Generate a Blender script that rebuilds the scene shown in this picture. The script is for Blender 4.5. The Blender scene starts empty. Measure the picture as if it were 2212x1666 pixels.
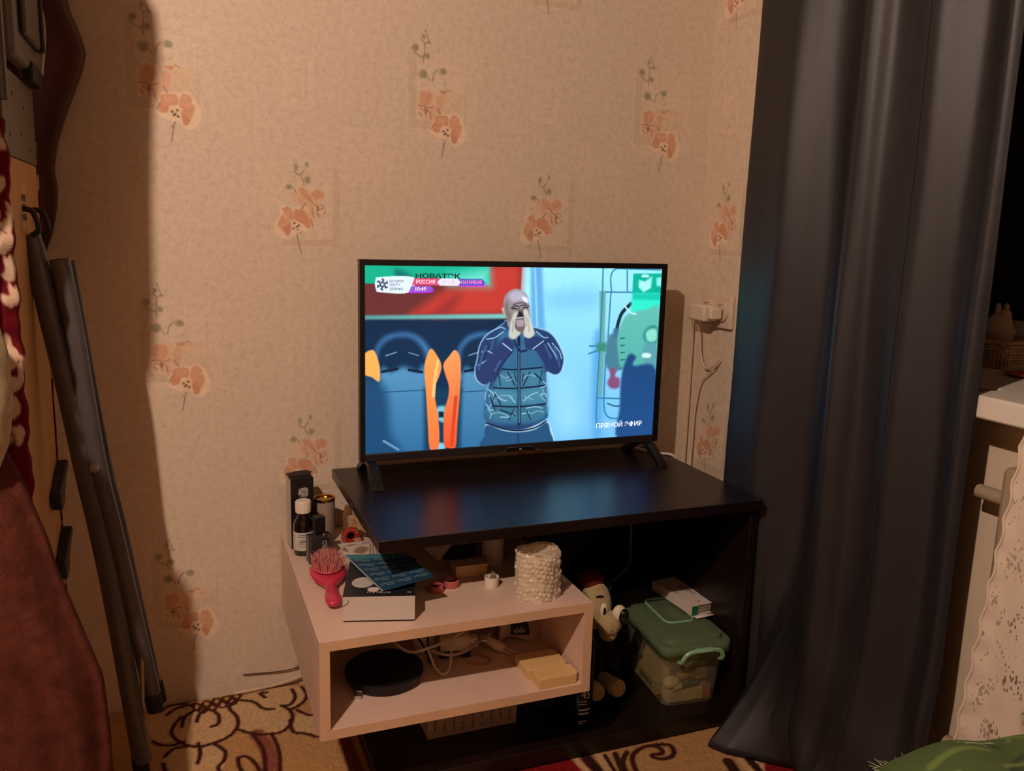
import bpy, bmesh, math, random
import numpy as np
from mathutils import Vector, Matrix
random.seed(7)
SC = bpy.context.scene
COL = SC.collection
PI = math.pi

# ------------------------------------------------------------------ camera, world, light, exposure
cam_d = bpy.data.cameras.new('camera'); cam = bpy.data.objects.new('camera', cam_d); COL.objects.link(cam); SC.camera = cam
cam_d.sensor_width = 36.0; cam_d.lens = 1829.0 / 2212.0 * 36.0; cam_d.clip_start = 0.02
CAM = Vector((0.41616, -1.8105, 1.0251)); YAW, PITCH, ROLL = 0.380, 0.180, 0.029
fw = Vector((math.sin(YAW) * math.cos(PITCH), math.cos(YAW) * math.cos(PITCH), -math.sin(PITCH)))
rt = Vector((math.cos(YAW), -math.sin(YAW), 0)); up = rt.cross(fw)
r2 = rt * math.cos(ROLL) + up * math.sin(ROLL); u2 = up * math.cos(ROLL) - rt * math.sin(ROLL)
cam.matrix_world = Matrix(((r2.x, u2.x, -fw.x, CAM.x), (r2.y, u2.y, -fw.y, CAM.y), (r2.z, u2.z, -fw.z, CAM.z), (0, 0, 0, 1)))

wd = bpy.data.worlds.new('night'); SC.world = wd; wd.use_nodes = True
wd.node_tree.nodes['Background'].inputs['Color'].default_value = (0.006, 0.008, 0.014, 1)
wd.node_tree.nodes['Background'].inputs['Strength'].default_value = 1.0

BULB = (-0.133, -1.632, 1.951)                      # the bulb of the ceiling pendant
BULB_WATT, BULB_COL, BULB_R = 105.0, (1.0, 0.82, 0.785), 0.020
vs = SC.view_settings
vs.view_transform = 'Standard'; vs.look = 'None'; vs.gamma = 1.0; vs.use_curve_mapping = False; vs.exposure = 0.0

# ------------------------------------------------------------------ helpers
def lin(c):
    a = np.asarray(c, float) / 255.0
    return np.where(a <= .04045, a / 12.92, ((a + .055) / 1.055) ** 2.4)
def L4(c): return tuple(float(v) for v in lin(c)) + (1.0,)

MATS = {}
def M(name, rgb=(200, 200, 200), rough=.6, var=.10, scale=25., metal=0., bump=0., bscale=250., spec=.5, coat=0., sheen=0., trans=0., ior=1.45, emis=0., alpha=1., rgb2=None, dist=.002, stretch=None, anis=None):
    if name in MATS: return MATS[name]
    m = bpy.data.materials.new(name); m.use_nodes = True; nt = m.node_tree; N = nt.nodes; K = nt.links
    b = N['Principled BSDF']; tc = N.new('ShaderNodeTexCoord'); mp = N.new('ShaderNodeMapping'); K.new(tc.outputs['Object'], mp.inputs[0])
    if stretch: mp.inputs['Scale'].default_value = stretch
    nz = N.new('ShaderNodeTexNoise'); nz.inputs['Scale'].default_value = scale; nz.inputs['Detail'].default_value = 5; K.new(mp.outputs[0], nz.inputs['Vector'])
    rp = N.new('ShaderNodeValToRGB'); c = lin(rgb); c2 = lin(rgb2) if rgb2 else c * (1 + var)
    rp.color_ramp.elements[0].position = .3; rp.color_ramp.elements[1].position = .7
    rp.color_ramp.elements[0].color = tuple(c if rgb2 else c * (1 - var)) + (1,); rp.color_ramp.elements[1].color = tuple(np.minimum(c2, 1)) + (1,)
    K.new(nz.outputs['Fac'], rp.inputs[0]); K.new(rp.outputs[0], b.inputs['Base Color'])
    b.inputs['Roughness'].default_value = rough; b.inputs['Metallic'].default_value = metal; b.inputs['Specular IOR Level'].default_value = spec
    b.inputs['Coat Weight'].default_value = coat; b.inputs['Coat Roughness'].default_value = .12; b.inputs['Sheen Weight'].default_value = sheen
    b.inputs['Transmission Weight'].default_value = trans; b.inputs['IOR'].default_value = ior; b.inputs['Alpha'].default_value = alpha
    if emis: K.new(rp.outputs[0], b.inputs['Emission Color']); b.inputs['Emission Strength'].default_value = emis
    if bump:
        n2 = N.new('ShaderNodeTexNoise'); n2.inputs['Scale'].default_value = bscale; n2.inputs['Detail'].default_value = 4; K.new(mp.outputs[0], n2.inputs['Vector'])
        bp = N.new('ShaderNodeBump'); bp.inputs['Strength'].default_value = bump; bp.inputs['Distance'].default_value = dist
        K.new(n2.outputs['Fac'], bp.inputs['Height']); K.new(bp.outputs[0], b.inputs['Normal'])
    MATS[name] = m; return m

def attr_mat(name, emis=0., rough=.6, bump=0., bscale=300., spec=.4):
    """colour printed on the sheet itself: read from the mesh's colour attribute"""
    m = bpy.data.materials.new(name); m.use_nodes = True; nt = m.node_tree; N = nt.nodes; K = nt.links; b = N['Principled BSDF']
    at = N.new('ShaderNodeAttribute'); at.attribute_name = 'print'
    b.inputs['Roughness'].default_value = rough; b.inputs['Specular IOR Level'].default_value = spec
    if emis:
        b.inputs['Base Color'].default_value = (.004, .004, .004, 1); K.new(at.outputs['Color'], b.inputs['Emission Color']); b.inputs['Emission Strength'].default_value = emis
    else: K.new(at.outputs['Color'], b.inputs['Base Color'])
    if bump:
        tc = N.new('ShaderNodeTexCoord'); n2 = N.new('ShaderNodeTexNoise'); n2.inputs['Scale'].default_value = bscale; K.new(tc.outputs['Object'], n2.inputs['Vector'])
        bp = N.new('ShaderNodeBump'); bp.inputs['Strength'].default_value = bump; bp.inputs['Distance'].default_value = .002
        K.new(n2.outputs['Fac'], bp.inputs['Height']); K.new(bp.outputs[0], b.inputs['Normal'])
    MATS[name] = m; return m

def thing(name, label, cat, loc=(0, 0, 0), rz=0., group=None):
    o = bpy.data.objects.new(name, None); COL.objects.link(o); o.empty_display_size = .02
    o.location = loc; o.rotation_euler = (0, 0, rz); o['label'] = label; o['category'] = cat
    if group: o['group'] = group
    return o
def tag(o, label, cat, group=None):
    o['label'] = label; o['category'] = cat
    if group: o['group'] = group
    return o

class G:
    """collects vertices and faces of ONE mesh"""
    def __init__(s): s.v = []; s.f = []
    def add(s, v, f):
        n = len(s.v); s.v += [tuple(p) for p in v]; s.f += [tuple(i + n for i in q) for q in f]; return s
    def box(s, x0, x1, y0, y1, z0, z1):
        v = [(x, y, z) for z in (z0, z1) for y in (y0, y1) for x in (x0, x1)]
        return s.add(v, [(0, 2, 3, 1), (4, 5, 7, 6), (0, 1, 5, 4), (2, 6, 7, 3), (0, 4, 6, 2), (1, 3, 7, 5)])
    def tube(s, path, r, n=8, closed=False, flat=1.0):
        P = [Vector(p) for p in path]; m = len(P); rs = r if isinstance(r, (list, tuple)) else [r] * m
        v = []; ref = None
        for i, p in enumerate(P):
            a = P[(i - 1) % m] if (closed or i > 0) else P[i]; b = P[(i + 1) % m] if (closed or i < m - 1) else P[i]
            t = (b - a).normalized() if (b - a).length > 1e-9 else Vector((0, 0, 1))
            if ref is None: ref = Vector((0, 0, 1)) if abs(t.z) < .9 else Vector((1, 0, 0))
            x = (ref - t * ref.dot(t)).normalized(); y = t.cross(x); ref = x
            for k in range(n):
                an = 2 * PI * k / n; v.append(p + (x * math.cos(an) * flat + y * math.sin(an)) * rs[i])
        f = []; L = m if closed else m - 1
        for i in range(L):
            for k in range(n):
                j = (i + 1) % m; f.append((i * n + k, i * n + (k + 1) % n, j * n + (k + 1) % n, j * n + k))
        if not closed: f.append(tuple(range(n - 1, -1, -1))); f.append(tuple((m - 1) * n + k for k in range(n)))
        return s.add(v, f)
    def lathe(s, prof, c=(0, 0, 0), n=24, axis='z', sx=1., sy=1.):
        v = []; f = []
        for (r, z) in prof:
            for k in range(n):
                a = 2 * PI * k / n; p = (r * math.cos(a) * sx, r * math.sin(a) * sy, z)
                if axis == 'y': p = (p[0], -p[2], p[1])
                if axis == 'x': p = (p[2], p[0], p[1])
                v.append((p[0] + c[0], p[1] + c[1], p[2] + c[2]))
        m = len(prof)
        for i in range(m - 1):
            for k in range(n): f.append((i * n + k, i * n + (k + 1) % n, (i + 1) * n + (k + 1) % n, (i + 1) * n + k))
        if prof[0][0] > 1e-6: f.append(tuple(range(n - 1, -1, -1)))
        if prof[-1][0] > 1e-6: f.append(tuple((m - 1) * n + k for k in range(n)))
        return s.add(v, f)
    def prism(s, poly, a0, a1, axis='z'):
        n = len(poly); v = []
        for a in (a0, a1):
            for (p, q) in poly: v.append({'z': (p, q, a), 'y': (p, a, q), 'x': (a, p, q)}[axis])
        f = [tuple(range(n - 1, -1, -1)), tuple(range(n, 2 * n))] + [(i, (i + 1) % n, n + (i + 1) % n, n + i) for i in range(n)]
        return s.add(v, f)
    def grid(s, fn, nu, nv, cu=False, cv=False):
        v = [fn(i / (nu - (0 if cu else 1)), j / (nv - (0 if cv else 1))) for j in range(nv) for i in range(nu)]
        f = []
        for j in range(nv if cv else nv - 1):
            for i in range(nu if cu else nu - 1):
                a = j * nu + i; b = j * nu + (i + 1) % nu; c = ((j + 1) % nv) * nu + (i + 1) % nu; d = ((j + 1) % nv) * nu + i; f.append((a, b, c, d))
        return s.add(v, f)
    def blob(s, c, r, nu=20, nv=14, noise=None):
        def fn(u, v):
            a = u * 2 * PI; b = -PI / 2 + v * PI; d = Vector((math.cos(a) * math.cos(b), math.sin(a) * math.cos(b), math.sin(b)))
            k = noise(d) if noise else 1.
            return (c[0] + d.x * r[0] * k, c[1] + d.y * r[1] * k, c[2] + d.z * r[2] * k)
        return s.grid(fn, nu, nv, cu=True)
    def build(s, name, mat, parent=None, bevel=0., smooth=True, solid=0., sub=0, world=True, seg=2, off=-1.):
        me = bpy.data.meshes.new(name); me.from_pydata(s.v, [], s.f); me.update()
        bm = bmesh.new(); bm.from_mesh(me); bmesh.ops.remove_doubles(bm, verts=bm.verts, dist=1e-6)
        bmesh.ops.recalc_face_normals(bm, faces=bm.faces); bm.to_mesh(me); bm.free()
        me.materials.append(mat)
        if smooth:
            me.shade_smooth(); me.set_sharp_from_angle(angle=math.radians(42))
        o = bpy.data.objects.new(name, me); COL.objects.link(o); place(o, parent, world)
        if solid: md = o.modifiers.new('thick', 'SOLIDIFY'); md.thickness = solid; md.offset = off
        if bevel: md = o.modifiers.new('round', 'BEVEL'); md.width = bevel; md.segments = seg; md.limit_method = 'ANGLE'; md.harden_normals = False
        if sub: md = o.modifiers.new('soft', 'SUBSURF'); md.levels = sub; md.render_levels = sub
        return o
def place(o, parent, world=True):
    """world=True: coordinates were given in room space; else in the parent's own space"""
    if parent is None: return
    o.parent = parent
    if world:
        base = Vector((0, 0, 0)); q = parent
        while q is not None: base += Vector(q.location); q = q.parent
        o.location = -base
def bxo(name, mat, parent, x0, x1, y0, y1, z0, z1, bevel=0., world=True): return G().box(x0, x1, y0, y1, z0, z1).build(name, mat, parent, bevel=bevel, world=world)
def struct(o): o['kind'] = 'structure'; return o

def spline(pts, n=8, closed=False):
    P = [Vector(p) for p in pts]; m = len(P); out = []
    for i in range(m if closed else m - 1):
        g = lambda k: P[k % m] if closed else P[max(0, min(m - 1, k))]
        a, b, c, d = g(i - 1), g(i), g(i + 1), g(i + 2)
        for k in range(n):
            t = k / n; out.append(.5 * ((2 * b) + (c - a) * t + (2 * a - 5 * b + 4 * c - d) * t * t + (3 * b - a - 3 * c + d) * t ** 3))
    if not closed: out.append(P[-1])
    return out
def cord(name, pts, r, mat, parent=None, n=6, k=8): return G().tube(spline(pts, k), r, n).build(name, mat, parent)

def lettering(s, w, h, org, right, upv, mat, parent, name='lettering', align='LEFT', world=True, lift=0., bold=0.):
    """flat print: text scaled to a width w (or None) and capital height h, its lower left at org"""
    cu = bpy.data.curves.new('t', 'FONT'); cu.body = s; cu.size = 1; cu.resolution_u = 2; cu.offset = bold
    ob = bpy.data.objects.new('t', cu); me = bpy.data.meshes.new_from_object(ob); bpy.data.objects.remove(ob); bpy.data.curves.remove(cu)
    me.name = name; xs = [v.co.x for v in me.vertices]; ys = [v.co.y for v in me.vertices]
    x0, x1, y0, y1 = min(xs), max(xs), min(0, 0), max(ys)
    ky = h / (y1 - y0); kx = (w / (x1 - x0)) if w else ky
    R = Vector(right).normalized(); U = Vector(upv).normalized(); Nn = R.cross(U); O = Vector(org) + Nn * lift
    for v in me.vertices: v.co = O + R * ((v.co.x - x0) * kx) + U * ((v.co.y - y0) * ky)
    me.materials.append(mat); o = bpy.data.objects.new(name, me); COL.objects.link(o); place(o, parent, world); return o

class Canvas:
    """a print: colours painted in sheet units onto a fine grid, kept as a colour attribute"""
    def __init__(s, w, h, nx, ny, base, x0=0., y0=0., srgb=True):
        s.w, s.h, s.nx, s.ny, s.x0, s.y0, s.srgb = w, h, nx, ny, x0, y0, srgb
        s.X, s.Y = np.meshgrid(np.linspace(x0, x0 + w, nx), np.linspace(y0, y0 + h, ny)); s.C = np.zeros((ny, nx, 3)) + np.asarray(base, float)
    def win(s, pts, pad):
        p = np.asarray(pts, float); a = p.min(0) - pad; b = p.max(0) + pad
        ix = lambda v: int(np.clip((v - s.x0) / s.w * (s.nx - 1), 0, s.nx)); iy = lambda v: int(np.clip((v - s.y0) / s.h * (s.ny - 1), 0, s.ny))
        return slice(iy(a[1]), iy(b[1]) + 2), slice(ix(a[0]), ix(b[0]) + 2)
    def seg(s, X, Y, a, b):
        dx, dy = b[0] - a[0], b[1] - a[1]; t = np.clip(((X - a[0]) * dx + (Y - a[1]) * dy) / (dx * dx + dy * dy + 1e-12), 0, 1)
        return (X - a[0] - t * dx) ** 2 + (Y - a[1] - t * dy) ** 2
    def put(s, sl, m, c): s.C[sl] = s.C[sl] * (1 - m[..., None]) + c * m[..., None]
    def poly(s, pts, c, soft=.3, c2=None, ax=None, op=1.):
        sl = s.win(pts, soft * 2); X, Y = s.X[sl], s.Y[sl]
        if X.size == 0: return
        d = np.full(X.shape, 1e9); ins = np.zeros(X.shape, bool); n = len(pts)
        for i in range(n):
            a, b = pts[i], pts[(i + 1) % n]; d = np.minimum(d, s.seg(X, Y, a, b))
            if a[1] != b[1]: ins ^= ((a[1] > Y) != (b[1] > Y)) & (X < (b[0] - a[0]) * (Y - a[1]) / (b[1] - a[1]) + a[0])
        d = np.sqrt(d); sd = np.where(ins, d, -d); m = np.clip(.5 + sd / (2 * soft), 0, 1); m = m * m * (3 - 2 * m) * op
        c = np.asarray(c, float)
        if c2 is not None:
            p = np.asarray(pts, float); lo, hi = p.min(0), p.max(0)
            t = np.clip((hi[1] - Y) / (hi[1] - lo[1]), 0, 1) if ax == 'v' else np.clip((X - lo[0]) / (hi[0] - lo[0]), 0, 1)
            c = c + (np.asarray(c2, float) - c) * t[..., None]
        s.put(sl, m, c)
    def curve(s, pts, *a, **k): s.poly([(p[0], p[1]) for p in spline([(x, y, 0) for x, y in pts], 5, True)], *a, **k)
    def line(s, pts, c, w, op=1., smooth=True):
        if smooth and len(pts) > 2: pts = [(p[0], p[1]) for p in spline([(x, y, 0) for x, y in pts], 5)]
        e = max(s.w / s.nx, w * .25); sl = s.win(pts, w + e); X, Y = s.X[sl], s.Y[sl]
        if X.size == 0: return
        d = np.full(X.shape, 1e9)
        for i in range(len(pts) - 1): d = np.minimum(d, s.seg(X, Y, pts[i], pts[i + 1]))
        m = np.clip((w / 2 + e / 2 - np.sqrt(d)) / e, 0, 1) * op; s.put(sl, m, np.asarray(c, float))
    def ell(s, c0, rx, ry, rot, c, soft=.15, op=1.):
        pts = [(c0[0] + rx * math.cos(a) * math.cos(rot) - ry * math.sin(a) * math.sin(rot), c0[1] + rx * math.cos(a) * math.sin(rot) + ry * math.sin(a) * math.cos(rot)) for a in [k * PI / 10 for k in range(20)]]
        s.poly(pts, c, soft, op=op)
    def mesh(s, name, fn, mat):
        """fn maps sheet coordinate arrays to xyz arrays"""
        x, y, z = fn(s.X.ravel(), s.Y.ravel()); n = s.nx * s.ny; me = bpy.data.meshes.new(name)
        me.vertices.add(n); me.vertices.foreach_set('co', np.stack([x, y, z], 1).astype(np.float32).ravel())
        i = (np.arange(s.ny - 1)[:, None] * s.nx + np.arange(s.nx - 1)[None]).ravel(); q = np.stack([i, i + 1, i + 1 + s.nx, i + s.nx], 1).astype(np.int32); nf = len(q)
        me.loops.add(nf * 4); me.loops.foreach_set('vertex_index', q.ravel()); me.polygons.add(nf); me.polygons.foreach_set('loop_start', np.arange(0, nf * 4, 4, dtype=np.int32)); me.polygons.foreach_set('loop_total', np.full(nf, 4, np.int32))
        me.update(calc_edges=True); me.validate()
        c = lin(np.clip(s.C, 0, 255)) if s.srgb else s.C
        at = me.color_attributes.new('print', 'FLOAT_COLOR', 'POINT'); at.data.foreach_set('color', np.concatenate([c.reshape(-1, 3), np.ones((n, 1))], 1).astype(np.float32).ravel())
        me.materials.append(mat); me.shade_smooth(); return me
def meshobj(name, me, parent=None, world=True):
    o = bpy.data.objects.new(name, me); COL.objects.link(o); place(o, parent, world); return o

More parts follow.
